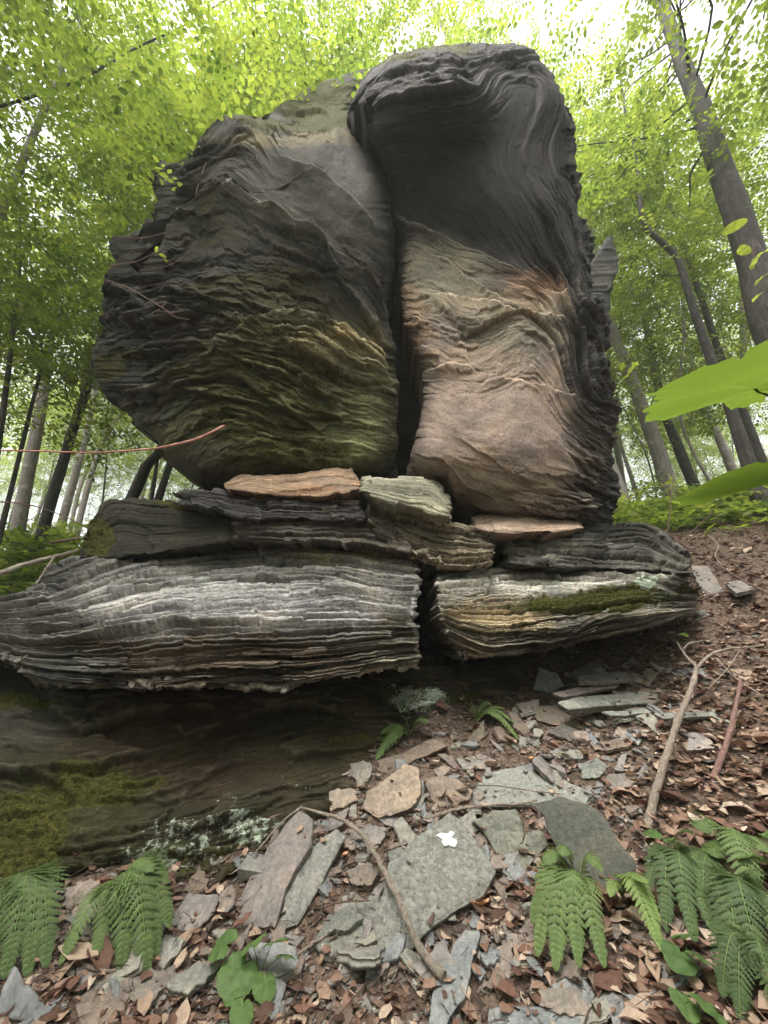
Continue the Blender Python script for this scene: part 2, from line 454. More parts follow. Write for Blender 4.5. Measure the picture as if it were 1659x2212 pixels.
rk = rock('rock_pillar',
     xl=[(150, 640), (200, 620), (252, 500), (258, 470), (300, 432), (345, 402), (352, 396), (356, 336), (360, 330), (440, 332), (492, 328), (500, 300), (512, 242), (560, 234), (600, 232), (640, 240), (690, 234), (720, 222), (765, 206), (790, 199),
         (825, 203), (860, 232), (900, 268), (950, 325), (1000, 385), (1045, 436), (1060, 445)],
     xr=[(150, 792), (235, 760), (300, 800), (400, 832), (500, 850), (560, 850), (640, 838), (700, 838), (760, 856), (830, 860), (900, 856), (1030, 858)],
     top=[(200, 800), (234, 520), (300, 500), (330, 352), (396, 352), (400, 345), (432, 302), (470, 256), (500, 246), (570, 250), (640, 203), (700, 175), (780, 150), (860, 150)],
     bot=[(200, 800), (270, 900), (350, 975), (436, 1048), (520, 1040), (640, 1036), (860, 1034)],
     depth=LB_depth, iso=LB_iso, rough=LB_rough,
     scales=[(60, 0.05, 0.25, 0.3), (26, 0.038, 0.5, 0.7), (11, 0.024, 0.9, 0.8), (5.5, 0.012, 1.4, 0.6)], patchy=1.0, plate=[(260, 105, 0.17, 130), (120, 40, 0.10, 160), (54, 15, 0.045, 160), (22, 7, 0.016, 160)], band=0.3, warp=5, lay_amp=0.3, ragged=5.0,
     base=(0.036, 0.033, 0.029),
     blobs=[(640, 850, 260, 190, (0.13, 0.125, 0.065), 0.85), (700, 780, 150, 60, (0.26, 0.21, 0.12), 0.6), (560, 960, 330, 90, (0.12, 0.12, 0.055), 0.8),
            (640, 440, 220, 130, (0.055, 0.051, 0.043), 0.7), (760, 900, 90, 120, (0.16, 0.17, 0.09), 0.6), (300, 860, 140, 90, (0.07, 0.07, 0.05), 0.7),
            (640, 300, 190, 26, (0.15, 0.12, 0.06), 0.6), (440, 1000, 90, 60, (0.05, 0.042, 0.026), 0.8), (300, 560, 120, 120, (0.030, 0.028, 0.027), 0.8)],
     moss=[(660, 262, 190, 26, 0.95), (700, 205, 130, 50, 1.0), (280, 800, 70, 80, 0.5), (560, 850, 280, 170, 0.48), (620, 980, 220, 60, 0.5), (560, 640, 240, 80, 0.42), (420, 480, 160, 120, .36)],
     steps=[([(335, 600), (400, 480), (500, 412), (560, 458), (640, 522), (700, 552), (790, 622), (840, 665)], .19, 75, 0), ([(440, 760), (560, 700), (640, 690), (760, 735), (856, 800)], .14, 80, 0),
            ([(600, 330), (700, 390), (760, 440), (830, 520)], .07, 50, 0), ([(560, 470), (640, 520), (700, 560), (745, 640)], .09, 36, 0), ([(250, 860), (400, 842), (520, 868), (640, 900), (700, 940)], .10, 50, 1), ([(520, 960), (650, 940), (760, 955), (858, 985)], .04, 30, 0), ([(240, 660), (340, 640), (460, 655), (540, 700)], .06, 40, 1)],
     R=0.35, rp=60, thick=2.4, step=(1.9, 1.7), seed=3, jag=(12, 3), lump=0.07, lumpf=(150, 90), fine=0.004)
LEFT = rk
tag(rk, 'mossy left half of the tall overhanging rock pillar, left of the black crack', 'rock', 'layered bedrock outcrop')

# ---- the tall pillar, right half
RB_iso = [(60, [(800, 160), (950, 95), (1150, 95)]), (200, [(760, 250), (900, 214), (1010, 200), (1030, 196)]), (150, [(800, 205), (920, 165), (1100, 135)]),
      (330, [(1040, 250), (1110, 345), (1180, 480), (1250, 640), (1315, 780)]), (265, [(1085, 160), (1180, 310), (1240, 480), (1295, 640)]), (215, [(1150, 130), (1225, 300), (1270, 470)]),
      (420, [(870, 320), (1000, 350), (1080, 450), (1150, 570), (1215, 660), (1310, 840)]), (530, [(860, 465), (980, 530), (1100, 590), (1190, 655), (1300, 870)]),
      (650, [(870, 640), (930, 652), (1050, 682), (1200, 735), (1315, 900)]), (750, [(910, 760), (1050, 790), (1200, 832), (1325, 960)]),
      (850, [(895, 860), (1050, 900), (1200, 940), (1330, 1030)]), (960, [(880, 960), (1000, 1000), (1150, 1045), (1330, 1100)]), (1070, [(980, 1100), (1200, 1140), (1320, 1150)])]
RB_depth = [(890, 1020, 3.12), (1000, 1000, 3.02), (1150, 1000, 3.0), (1300, 1050, 3.35), (1100, 1120, 3.2), (980, 1080, 3.3), (900, 850, 3.12), (1050, 850, 3.0), (1200, 850, 3.08), (1310, 850, 3.4),
      (915, 700, 3.12), (1050, 680, 3.05), (1200, 750, 3.1), (870, 500, 3.35), (880, 600, 3.35), (1000, 565, 3.12), (1180, 650, 3.1), (870, 380, 3.1), (1000, 420, 2.85), (1000, 300, 2.68), (860, 260, 2.62),
      (1000, 212, 2.38), (900, 225, 2.42), (770, 240, 2.75), (950, 120, 2.5), (800, 160, 2.9), (1100, 330, 2.72), (1150, 460, 2.88), (1130, 120, 2.75), (1220, 300, 3.0), (1245, 480, 3.1), (1270, 600, 3.2), (1290, 720, 3.3), (1180, 220, 2.8)]
RB_rough = [(950, 150, 0.7), (1000, 210, 0.7), (1090, 200, 0.5), (1150, 170, 0.6), (1110, 280, 0.4), (950, 350, 0.12), (1050, 450, 0.12), (1100, 550, 0.15), (900, 450, 0.2), (1180, 350, 0.65), (1230, 500, 0.9), (1270, 650, 1.1), (1280, 800, 1.2),
      (1000, 620, 0.5), (1050, 740, 0.55), (1200, 780, 0.7), (950, 800, 0.5), (950, 880, 0.12), (1100, 900, 0.08), (1200, 960, 0.12), (1000, 980, 0.12), (1310, 950, 1.2), (1300, 1080, 1.3), (1100, 1060, 0.4), (920, 700, 0.6), (1240, 1090, 0.9)]
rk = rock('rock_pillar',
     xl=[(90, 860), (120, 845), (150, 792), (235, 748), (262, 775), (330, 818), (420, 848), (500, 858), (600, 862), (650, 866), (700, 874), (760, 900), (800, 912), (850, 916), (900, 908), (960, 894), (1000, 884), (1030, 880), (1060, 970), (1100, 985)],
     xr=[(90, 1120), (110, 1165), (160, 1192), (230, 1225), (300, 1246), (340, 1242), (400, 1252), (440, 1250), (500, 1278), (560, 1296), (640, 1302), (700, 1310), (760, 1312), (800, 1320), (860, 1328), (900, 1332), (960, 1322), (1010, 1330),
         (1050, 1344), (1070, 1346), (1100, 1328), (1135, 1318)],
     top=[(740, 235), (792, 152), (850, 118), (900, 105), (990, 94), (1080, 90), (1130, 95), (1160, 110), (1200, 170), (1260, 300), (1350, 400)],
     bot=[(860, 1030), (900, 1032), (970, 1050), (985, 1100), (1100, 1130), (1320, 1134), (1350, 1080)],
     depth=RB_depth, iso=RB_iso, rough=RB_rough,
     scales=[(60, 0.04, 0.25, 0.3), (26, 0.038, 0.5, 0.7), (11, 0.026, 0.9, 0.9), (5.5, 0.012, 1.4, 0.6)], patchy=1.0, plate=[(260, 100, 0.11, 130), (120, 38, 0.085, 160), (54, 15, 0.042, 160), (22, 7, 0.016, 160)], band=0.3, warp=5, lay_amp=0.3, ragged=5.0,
     base=(0.022, 0.0195, 0.02),  # dark lichened rock; base lowered so the overhang's shade is partly in the colour
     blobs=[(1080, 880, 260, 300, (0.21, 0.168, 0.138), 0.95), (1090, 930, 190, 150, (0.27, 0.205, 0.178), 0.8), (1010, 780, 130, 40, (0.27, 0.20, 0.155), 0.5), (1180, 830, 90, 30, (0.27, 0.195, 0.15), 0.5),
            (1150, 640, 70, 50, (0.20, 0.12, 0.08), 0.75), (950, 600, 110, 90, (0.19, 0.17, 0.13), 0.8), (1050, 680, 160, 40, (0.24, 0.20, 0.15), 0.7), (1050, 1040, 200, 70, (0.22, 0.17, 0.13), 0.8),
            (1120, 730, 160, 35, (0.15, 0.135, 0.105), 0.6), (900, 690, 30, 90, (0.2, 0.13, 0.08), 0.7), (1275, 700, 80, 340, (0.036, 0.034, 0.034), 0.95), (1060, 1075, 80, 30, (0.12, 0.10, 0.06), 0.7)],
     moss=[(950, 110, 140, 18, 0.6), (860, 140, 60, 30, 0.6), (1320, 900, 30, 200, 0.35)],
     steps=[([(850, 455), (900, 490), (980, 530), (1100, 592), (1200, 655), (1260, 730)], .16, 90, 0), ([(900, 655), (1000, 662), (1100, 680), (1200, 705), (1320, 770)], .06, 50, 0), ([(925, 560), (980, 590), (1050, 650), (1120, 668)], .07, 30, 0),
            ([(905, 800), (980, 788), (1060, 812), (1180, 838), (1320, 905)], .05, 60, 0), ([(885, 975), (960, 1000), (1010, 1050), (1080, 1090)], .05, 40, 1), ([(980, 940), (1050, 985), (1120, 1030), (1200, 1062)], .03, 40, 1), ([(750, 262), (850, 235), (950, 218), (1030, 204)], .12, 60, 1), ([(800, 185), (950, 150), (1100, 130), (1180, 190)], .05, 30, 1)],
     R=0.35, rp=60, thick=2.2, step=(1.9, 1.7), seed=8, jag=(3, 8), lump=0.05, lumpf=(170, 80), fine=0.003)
tag(rk, 'pink and grey right half of the tall rock pillar with a dark overhanging brow', 'rock', 'layered bedrock outcrop')
rk = rock('rock_fin', xl=[(508, 1308), (560, 1270), (660, 1262), (740, 1275)], xr=[(508, 1322), (560, 1336), (600, 1328), (650, 1315), (740, 1310)],
     top=[(1262, 585), (1312, 512), (1322, 510), (1336, 545)], bot=[(1262, 700), (1290, 735), (1312, 735), (1340, 560)],
     depth=[(1300, 540, 3.3), (1320, 600, 3.35), (1295, 720, 3.3)], iso=None, scales=[(30, 0.04, 0.5, 0.3), (12, 0.02, 0.9, 0.4)], base=(0.07, 0.068, 0.065), R=0.08, rp=20, thick=0.35, step=(2, 2.4), seed=12, jag=4)
tag(rk, 'pointed dark flake of rock standing off the right edge of the pillar', 'rock', 'layered bedrock outcrop')
for q, (xl_, xr_, tp_, bt_, dp_) in enumerate([
        ([(345, 332), (420, 338), (520, 326)], [(352, 372), (400, 440), (520, 450)], [(325, 352), (338, 346), (360, 362), (400, 358), (440, 352)], [(325, 520), (450, 520)], [(340, 360, 3.2), (430, 380, 3.0), (340, 510, 3.2), (440, 510, 2.95)]),
        ([(506, 244), (560, 236), (610, 240)], [(500, 320), (610, 380)], [(236, 512), (280, 508), (300, 498), (330, 494), (380, 500)], [(236, 604), (380, 612)], [(250, 520, 3.35), (350, 520, 3.05), (250, 600, 3.35), (360, 600, 3.05)]),
        ([(690, 238), (760, 206), (830, 204)], [(690, 320), (830, 340)], [(200, 742), (240, 690), (330, 684)], [(200, 828), (240, 862), (340, 880)], [(240, 700, 3.45), (330, 700, 3.2), (215, 810, 3.5), (330, 850, 3.25)])]):
    fb = rock('rock_fin', xl=xl_, xr=xr_, top=tp_, bot=bt_, depth=dp_, iso=None, scales=[(34, 0.07, 0.5, 0.4), (13, 0.035, 0.9, 0.8)], base=(0.045, 0.042, 0.038), moss=[(240, 790, 50, 60, .6)], R=0.1, rp=24, thick=0.5, step=(2.2, 2), seed=71 + q, jag=9, parent=LEFT)
    fb.matrix_parent_inverse = Matrix.Translation(-LEFT.location)
# ---- hidden core that closes the crack at the back
rk = rock('bedrock', xl=[(600, 560), (1500, 300)], xr=[(600, 1180), (1000, 1290), (1500, 1300)], top=[(300, 640), (1400, 640)], bot=[(300, 1480), (1400, 1400)],
     depth=[(400, 700, 4.2), (1300, 700, 4.2), (800, 1000, 4.0), (400, 1400, 3.9), (1300, 1400, 3.9)], iso=None, scales=[(40, 0.05, 0.4, 0.5)], base=(0.015, 0.013, 0.012), thick=1.2, step=(14, 10), seed=14, R=0.1)
tag(rk, 'dark bedrock core seen deep in the crack behind the pillar halves', 'rock', 'layered bedrock outcrop')

# ---- the ledges
LAM = [(40, 0.08, 0.3, 0.5), (16, 0.075, 0.45, 1.0), (8, 0.05, 0.6, 1.3), (4.5, 0.02, 1.0, 1.1)]
def hline(top, bot, k=5):
    """foliation parallel to the ledge's own top and bottom"""
    out = []
    xs = np.linspace(min(p[0] for p in top), max(p[0] for p in top), 6)
    for v in np.linspace(0, 1, k):
        yy = lerp_pts(top, xs) * (1 - v) + lerp_pts(bot, xs) * v
        out.append((float(np.mean(yy)), list(zip(xs, yy))))
    return out
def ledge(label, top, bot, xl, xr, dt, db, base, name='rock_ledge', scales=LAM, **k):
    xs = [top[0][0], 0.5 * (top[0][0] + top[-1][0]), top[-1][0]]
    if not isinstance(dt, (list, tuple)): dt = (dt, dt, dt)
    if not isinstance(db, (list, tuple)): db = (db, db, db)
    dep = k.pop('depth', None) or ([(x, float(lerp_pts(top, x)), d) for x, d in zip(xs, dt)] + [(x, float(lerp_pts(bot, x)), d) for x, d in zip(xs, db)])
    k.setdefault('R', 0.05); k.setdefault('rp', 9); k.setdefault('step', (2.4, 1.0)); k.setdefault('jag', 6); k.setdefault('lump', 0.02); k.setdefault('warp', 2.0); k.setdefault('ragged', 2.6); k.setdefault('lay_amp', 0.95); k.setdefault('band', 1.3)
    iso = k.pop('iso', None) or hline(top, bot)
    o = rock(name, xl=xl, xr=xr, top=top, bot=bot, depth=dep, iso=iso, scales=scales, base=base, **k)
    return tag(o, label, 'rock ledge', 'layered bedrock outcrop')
SLATE = (0.20, 0.19, 0.18)
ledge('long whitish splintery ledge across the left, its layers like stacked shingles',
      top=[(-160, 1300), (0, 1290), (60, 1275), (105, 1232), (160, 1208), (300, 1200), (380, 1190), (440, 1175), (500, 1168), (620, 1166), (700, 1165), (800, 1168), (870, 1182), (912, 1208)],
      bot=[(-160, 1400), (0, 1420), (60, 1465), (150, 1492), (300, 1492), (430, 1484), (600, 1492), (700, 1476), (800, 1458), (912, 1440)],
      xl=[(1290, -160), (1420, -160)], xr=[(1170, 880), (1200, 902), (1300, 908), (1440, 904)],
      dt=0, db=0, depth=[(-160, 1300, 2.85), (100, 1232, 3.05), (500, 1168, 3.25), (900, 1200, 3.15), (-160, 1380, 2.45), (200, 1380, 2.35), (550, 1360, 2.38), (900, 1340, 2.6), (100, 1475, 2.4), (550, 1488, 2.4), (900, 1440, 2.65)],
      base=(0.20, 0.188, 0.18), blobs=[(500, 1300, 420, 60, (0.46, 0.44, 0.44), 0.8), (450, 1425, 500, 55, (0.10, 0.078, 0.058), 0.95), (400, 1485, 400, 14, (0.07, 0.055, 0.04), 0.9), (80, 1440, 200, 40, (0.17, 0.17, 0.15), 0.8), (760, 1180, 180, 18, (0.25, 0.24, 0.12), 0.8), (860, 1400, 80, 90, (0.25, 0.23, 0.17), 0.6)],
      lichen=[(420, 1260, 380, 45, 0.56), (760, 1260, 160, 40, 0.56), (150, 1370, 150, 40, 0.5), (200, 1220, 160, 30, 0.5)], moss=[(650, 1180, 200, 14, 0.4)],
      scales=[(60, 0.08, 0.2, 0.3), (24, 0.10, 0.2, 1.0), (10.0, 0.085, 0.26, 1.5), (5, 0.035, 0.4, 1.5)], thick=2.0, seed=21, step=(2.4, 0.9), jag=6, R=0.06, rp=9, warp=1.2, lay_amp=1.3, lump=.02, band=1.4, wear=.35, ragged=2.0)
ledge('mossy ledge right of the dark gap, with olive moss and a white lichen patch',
      top=[(925, 1245), (960, 1232), (1020, 1225), (1120, 1228), (1240, 1226), (1400, 1234), (1475, 1240), (1512, 1272)],
      bot=[(925, 1370), (970, 1410), (1010, 1428), (1080, 1420), (1150, 1408), (1300, 1378), (1420, 1350), (1512, 1325)],
      xl=[(1240, 945), (1300, 938), (1360, 958), (1425, 1000)], xr=[(1240, 1480), (1280, 1508), (1325, 1500)],
      dt=0, db=0, depth=[(950, 1240, 3.1), (1200, 1228, 3.35), (1500, 1250, 3.6), (950, 1310, 2.7), (1200, 1310, 2.72), (1460, 1292, 3.0), (1010, 1425, 2.75), (1200, 1395, 2.85), (1500, 1325, 3.2), (1200, 1350, 2.72)],
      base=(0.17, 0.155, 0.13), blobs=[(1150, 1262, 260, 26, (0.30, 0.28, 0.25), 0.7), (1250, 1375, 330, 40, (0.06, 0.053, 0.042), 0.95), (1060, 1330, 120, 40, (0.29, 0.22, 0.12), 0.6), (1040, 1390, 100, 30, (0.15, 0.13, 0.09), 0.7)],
      moss=[(1280, 1298, 200, 34, 0.85), (1370, 1285, 130, 30, 0.8), (1490, 1265, 35, 22, 1.0), (1150, 1300, 120, 16, 0.45)], lichen=[(1395, 1262, 42, 16, 1.0), (1310, 1318, 20, 7, 1.0), (1180, 1262, 160, 14, 0.6), (1440, 1290, 60, 14, 0.62), (1200, 1330, 140, 8, 0.55)],
      thick=1.6, seed=23, R=0.07, rp=12)
ledge('dark wet-looking ledge above the mossy one, at the right foot of the pillar',
      top=[(1065, 1170), (1110, 1152), (1150, 1146), (1240, 1140), (1280, 1133), (1380, 1130), (1440, 1150), (1497, 1200)], bot=[(1065, 1212), (1120, 1222), (1300, 1230), (1400, 1236), (1497, 1240)],
      xl=[(1150, 1085), (1220, 1095)], xr=[(1140, 1440), (1200, 1492), (1240, 1498)], dt=(3.4, 3.6, 3.9), db=(3.1, 3.15, 3.4), base=(0.06, 0.056, 0.05),
      blobs=[(1200, 1180, 120, 18, (0.27, 0.26, 0.23), 0.7), (1150, 1205, 100, 10, (0.19, 0.17, 0.14), 0.6)], lichen=[(1210, 1175, 60, 10, 0.62)], moss=[(1400, 1150, 80, 12, 0.4)], thick=1.3, seed=25)
ledge('brown ledge in the middle sloping down right under the crack',
      top=[(785, 1083), (850, 1090), (900, 1105), (950, 1120), (1010, 1132), (1078, 1152)], bot=[(785, 1120), (850, 1165), (900, 1205), (960, 1222), (1000, 1226), (1078, 1218)],
      xl=[(1085, 788), (1130, 795), (1225, 900)], xr=[(1150, 1072), (1190, 1068), (1220, 1066)], dt=(3.05, 3.1, 3.2), db=(2.95, 2.95, 3.0), base=(0.17, 0.145, 0.11),
      blobs=[(930, 1180, 120, 20, (0.16, 0.13, 0.09), 0.7)], thick=1.0, seed=27)
ledge('orange-brown block wedged under the left pillar half',
      top=[(470, 1046), (520, 1024), (640, 1026), (700, 1014), (750, 1012), (782, 1026)], bot=[(470, 1054), (540, 1064), (620, 1074), (700, 1075), (782, 1060)],
      xl=[(1046, 482), (1056, 490)], xr=[(1012, 752), (1040, 778), (1070, 776)], dt=(3.1, 3.05, 3.05), db=(2.95, 2.9, 2.92), base=(0.30, 0.205, 0.14), blobs=[(600, 1070, 200, 10, (0.16, 0.09, 0.06), 0.7), (740, 1050, 60, 16, (0.17, 0.14, 0.12), 0.6)],
      scales=[(20, 0.03, 0.4, 0.6), (8, 0.012, 0.7, 0.6)], thick=0.9, seed=29)
ledge('grey-green rounded block beside the orange block at the foot of the crack',
      top=[(772, 1034), (820, 1028), (880, 1030), (930, 1034), (955, 1044), (980, 1085)], bot=[(772, 1066), (830, 1082), (900, 1104), (980, 1122)],
      xl=[(1034, 776), (1068, 780)], xr=[(1036, 948), (1080, 972), (1118, 976)], dt=(3.05, 3.0, 3.1), db=(2.85, 2.82, 2.9), base=(0.24, 0.23, 0.175), scales=[(24, 0.03, 0.35, 0.5), (8, 0.014, 0.7, 0.8)], thick=0.9, seed=31, R=0.08, rp=16)
ledge('black smooth-faced ledge at the left end with a mossy left side',
      top=[(160, 1168), (190, 1140), (212, 1092), (235, 1074), (330, 1078), (420, 1088), (520, 1100)], bot=[(160, 1206), (250, 1204), (330, 1198), (420, 1186), (520, 1166)],
      xl=[(1075, 222), (1100, 214), (1140, 190), (1204, 168)], xr=[(1100, 516), (1166, 512)], dt=(3.2, 3.1, 3.1), db=(3.05, 2.95, 2.95), base=(0.035, 0.033, 0.026),
      moss=[(200, 1160, 48, 60, 1.0), (380, 1092, 90, 9, 0.7)], scales=[(40, 0.03, 0.3, 0.3), (14, 0.014, 0.6, 0.6)], thick=1.0, seed=33, lump=0.03)
ledge('thin slaty black plates stacked beneath the orange block',
      top=[(375, 1066), (400, 1056), (450, 1054), (520, 1066), (620, 1076), (700, 1078), (795, 1080)], bot=[(375, 1082), (440, 1098), (520, 1122), (640, 1122), (760, 1126), (800, 1126)],
      xl=[(1060, 382), (1085, 392)], xr=[(1080, 786), (1125, 792)], dt=(3.0, 3.0, 3.0), db=(2.9, 2.88, 2.9), base=(0.045, 0.042, 0.042), blobs=[(650, 1085, 160, 8, (0.2, 0.15, 0.12), 0.6)],
      scales=[(18, 0.07, 0.6, 0.9), (7, 0.03, 0.9, 1.0)], thick=1.0, seed=35, jag=7)
ledge('grey-brown laminated plates just above the long whitish ledge',
      top=[(498, 1124), (560, 1116), (640, 1116), (760, 1126), (830, 1130), (892, 1156)], bot=[(498, 1166), (560, 1170), (640, 1170), (770, 1174), (892, 1196)],
      xl=[(1120, 506), (1166, 500)], xr=[(1130, 868), (1160, 888), (1196, 892)], dt=(3.0, 3.0, 3.05), db=(2.85, 2.85, 2.88), base=(0.11, 0.098, 0.085), scales=[(20, 0.06, 0.5, 0.9), (7, 0.03, 0.9, 1.0)], thick=1.0, seed=37, jag=6)
ledge('small flat brown slab poking out below the pink foot of the pillar',
      top=[(1015, 1122), (1060, 1106), (1120, 1098), (1150, 1106), (1200, 1110), (1270, 1128)], bot=[(1015, 1146), (1100, 1152), (1200, 1148), (1270, 1138)],
      xl=[(1120, 1020), (1146, 1026)], xr=[(1115, 1250), (1140, 1262)], dt=(3.3, 3.3, 3.4), db=(3.1, 3.05, 3.2), base=(0.27, 0.20, 0.155), scales=[(16, 0.04, 0.5, 0.9), (6, 0.015, 0.9, 1.0)], thick=0.7, seed=39, jag=4)
ledge('dark brown chock stones between the laminated ledge and the brown middle ledge',
      top=[(800, 1128), (850, 1120), (880, 1150), (900, 1180)], bot=[(800, 1150), (850, 1180), (900, 1205)], xl=[(1125, 803), (1150, 808)], xr=[(1125, 860), (1200, 898)],
      dt=3.0, db=2.93, base=(0.1, 0.085, 0.07), scales=[(14, 0.04, 0.6, 0.9), (6, 0.015, 0.9, 1.0)], thick=0.7, seed=40, jag=4)
# the recessed wall below the ledges
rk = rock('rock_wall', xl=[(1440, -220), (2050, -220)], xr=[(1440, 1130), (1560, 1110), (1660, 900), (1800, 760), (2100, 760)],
     top=[(-220, 1400), (0, 1412), (300, 1455), (700, 1455), (1130, 1420)], bot=[(-220, 2120), (0, 2060), (200, 1960), (400, 1925), (520, 1880), (640, 1790), (760, 1720), (850, 1670), (1000, 1600), (1130, 1540)],
     depth=[(-220, 1400, 2.75), (100, 1440, 2.8), (400, 1460, 2.8), (800, 1460, 3.1), (1130, 1430, 3.4), (-100, 1560, 2.5), (100, 1600, 2.42), (400, 1600, 2.55), (700, 1600, 2.75), (950, 1560, 3.0), (-220, 2050, 1.7), (0, 1900, 1.86), (200, 1850, 2.0), (420, 1800, 2.2),
            (600, 1760, 2.35), (800, 1650, 2.65), (1080, 1520, 3.05), (200, 1960, 1.9), (500, 1890, 2.1)],
     iso=[(1500, [(-200, 1500), (400, 1500), (1100, 1470)]), (1650, [(-200, 1700), (300, 1680), (900, 1590)]), (1850, [(-200, 1900), (300, 1860), (800, 1740)])],
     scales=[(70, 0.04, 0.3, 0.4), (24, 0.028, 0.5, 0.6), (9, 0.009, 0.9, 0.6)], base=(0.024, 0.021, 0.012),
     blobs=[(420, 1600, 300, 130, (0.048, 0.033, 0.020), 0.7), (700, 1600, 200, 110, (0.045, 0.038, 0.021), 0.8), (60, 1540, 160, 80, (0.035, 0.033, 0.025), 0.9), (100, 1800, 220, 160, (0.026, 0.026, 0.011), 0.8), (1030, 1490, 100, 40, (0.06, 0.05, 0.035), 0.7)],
     moss=[(40, 1800, 130, 130, 0.85), (60, 1520, 120, 20, 0.7), (200, 1700, 200, 60, 0.6), (880, 1500, 70, 40, 0.6), (780, 1600, 90, 16, 0.7), (1000, 1510, 70, 30, 0.75), (420, 1860, 300, 60, 0.4)],
     lichen=[(400, 1820, 200, 80, 0.58), (540, 1790, 120, 50, 0.64), (310, 1870, 140, 60, 0.66), (480, 1740, 60, 30, 0.55), (900, 1510, 110, 60, 0.68), (700, 1560, 130, 90, 0.49), (1000, 1530, 70, 30, 0.6), (640, 1700, 90, 50, 0.5), (270, 1700, 260, 30, 0.46), (480, 1640, 300, 60, .4)],
     R=0.05, rp=20, thick=1.6, step=(3.2, 2.6), seed=41, jag=2, plate=[(260, 90, .07, 80), (110, 34, .022, 80), (44, 15, .008, 50)], lump=0.04, lumpf=(160, 90), fine=0.004, band=0.15, lay_amp=.25, patchy=.9, warp=6)
tag(rk, 'brown undercut rock wall below the whitish ledge, spotted with lichen and moss', 'rock wall', 'layered bedrock outcrop')
# ---------------------------------------------------------------- forest floor
def from_px(px, py, Y):
    p = at(px, py, Y); return (p[0], p[1], p[2])
_G = [(830, 2212, 1.66), (830, 2000, 1.95), (500, 2212, 1.62), (0, 2212, 1.5), (-300, 2212, 1.4), (1250, 2212, 1.55), (1659, 2212, 1.38), (1900, 2212, 1.3),
      (0, 2030, 1.68), (200, 1930, 1.9), (400, 1930, 2.02), (560, 1900, 2.1), (700, 1800, 2.3), (820, 1700, 2.52), (960, 1750, 2.38), (960, 1600, 2.8), (1090, 1540, 3.0), (1250, 1440, 3.5),
      (1100, 1800, 2.25), (1250, 1700, 2.4), (1250, 1580, 2.75), (1400, 1650, 2.4), (1600, 1600, 2.4), (1400, 1500, 2.9), (1600, 1450, 2.9), (1500, 1350, 3.5), (1659, 1300, 3.6),
      (1600, 1900, 1.8), (1400, 1900, 1.9), (1550, 1230, 4.4), (1659, 1180, 5.2), (1500, 1170, 6.0), (1900, 1200, 4.0), (1900, 1600, 2.1), (1659, 1125, 8.0), (1480, 1140, 8.0)]
_W = [from_px(*g) for g in _G] + [(-3, 2.2, 0.1), (-5, 3.5, 0.45), (-4, 5.5, 1.3), (-9, 8, 2.3), (0, 8, 2.9), (-2.2, 1.5, 0.1), (-2.6, 3.2, 0.5), (0, 5, 1.6), (2.5, 0, .45), (0, 0, -.25), (-3, 0, -.45), (0, -3, -.8), (4, -3, .2), (-6, -3, -1.0)]
_Gs = None
def gz(x, y, detail=True):
    global _Gs
    x = np.asarray(x, float); y = np.asarray(y, float)
    cx, cy = np.clip(x, -9, 9), np.clip(y, -3, 9)
    near = rbf(_W, cx, cy, 0.02, 1.0)
    far = 1.0 + 0.255 * y + 0.035 * x + 0.7 * sst(1.5, 6, x) + 0.5 * fbm(x / 9.0, y / 9.0, 5, 3)
    w = sst(5.0, 9.0, np.hypot(x * 0.9, np.maximum(y, 0))) + sst(2.5, 4, -y)
    z = near * (1 - np.clip(w, 0, 1)) + far * np.clip(w, 0, 1)
    if detail: z = z + 0.025 * fbm(x * 2.3, y * 2.3, 9, 4) * (1 - np.clip(w, 0, 1) * 0.5)
    return z
def gpt(px, py, lift=0.0, y0=0.9, y1=60):
    """where the sight line through a photo point meets the forest floor"""
    px = np.atleast_1d(np.asarray(px, float)); py = np.atleast_1d(np.asarray(py, float))
    Y = np.geomspace(y0, y1, 260)
    p = at(px[:, None], py[:, None], Y[None])
    below = p[..., 2] < gz(p[..., 0], p[..., 1]) + lift
    i = np.argmax(below, 1); i = np.maximum(i, 1)
    lo, hi = Y[i-1], Y[i]
    for _ in range(12):
        m = (lo + hi) / 2; q = at(px, py, m); b = q[:, 2] < gz(q[:, 0], q[:, 1]) + lift
        hi = np.where(b, m, hi); lo = np.where(b, lo, m)
    q = at(px, py, hi)
    return q[0] if len(q) == 1 else q
def gnormal(x, y, e=0.08):
    n = np.array([-(gz(x+e, y, False) - gz(x-e, y, False)) / (2*e), -(gz(x, y+e, False) - gz(x, y-e, False)) / (2*e), 1.0]); return n / np.linalg.norm(n)

def ground_material():
    t = NT('forest_soil'); ob = t.n('ShaderNodeTexCoord').outputs['Object']
    a = t.noise(ob, 3.0, 6, 0.7); b = t.noise(ob, 30, 5, 0.75); v = t.n('ShaderNodeTexVoronoi'); v.inputs['Scale'].default_value = 38; t.l(ob, v.inputs['Vector'])
    c = t.ramp(b, [(0.28, (0.03, 0.02, 0.014)), (0.5, (0.10, 0.066, 0.045)), (0.75, (0.22, 0.15, 0.105))])
    bw = t.n('ShaderNodeRGBToBW'); t.l(v.outputs['Color'], bw.inputs[0])
    c = t.mix(0.6, c, t.ramp(bw.outputs[0], [(0.2, (0.03, 0.02, 0.015)), (0.5, (0.11, 0.075, 0.055)), (0.8, (0.20, 0.14, 0.105))]))
    c = t.mix(t.ramp(a, [(0.45, 0.0), (0.6, 0.7)]), c, (0.085, 0.055, 0.036))
    p = t.n('ShaderNodeBsdfPrincipled'); t.l(c, p.inputs['Base Color']); p.inputs['Roughness'].default_value = 0.9
    nb = t.bump(v.outputs['Distance'], 0.8, 0.02); nb = t.bump(b, 0.8, 0.02, nb); t.l(nb, p.inputs['Normal'])
    t.l(p.outputs[0], t.out.inputs[0]); return t.m
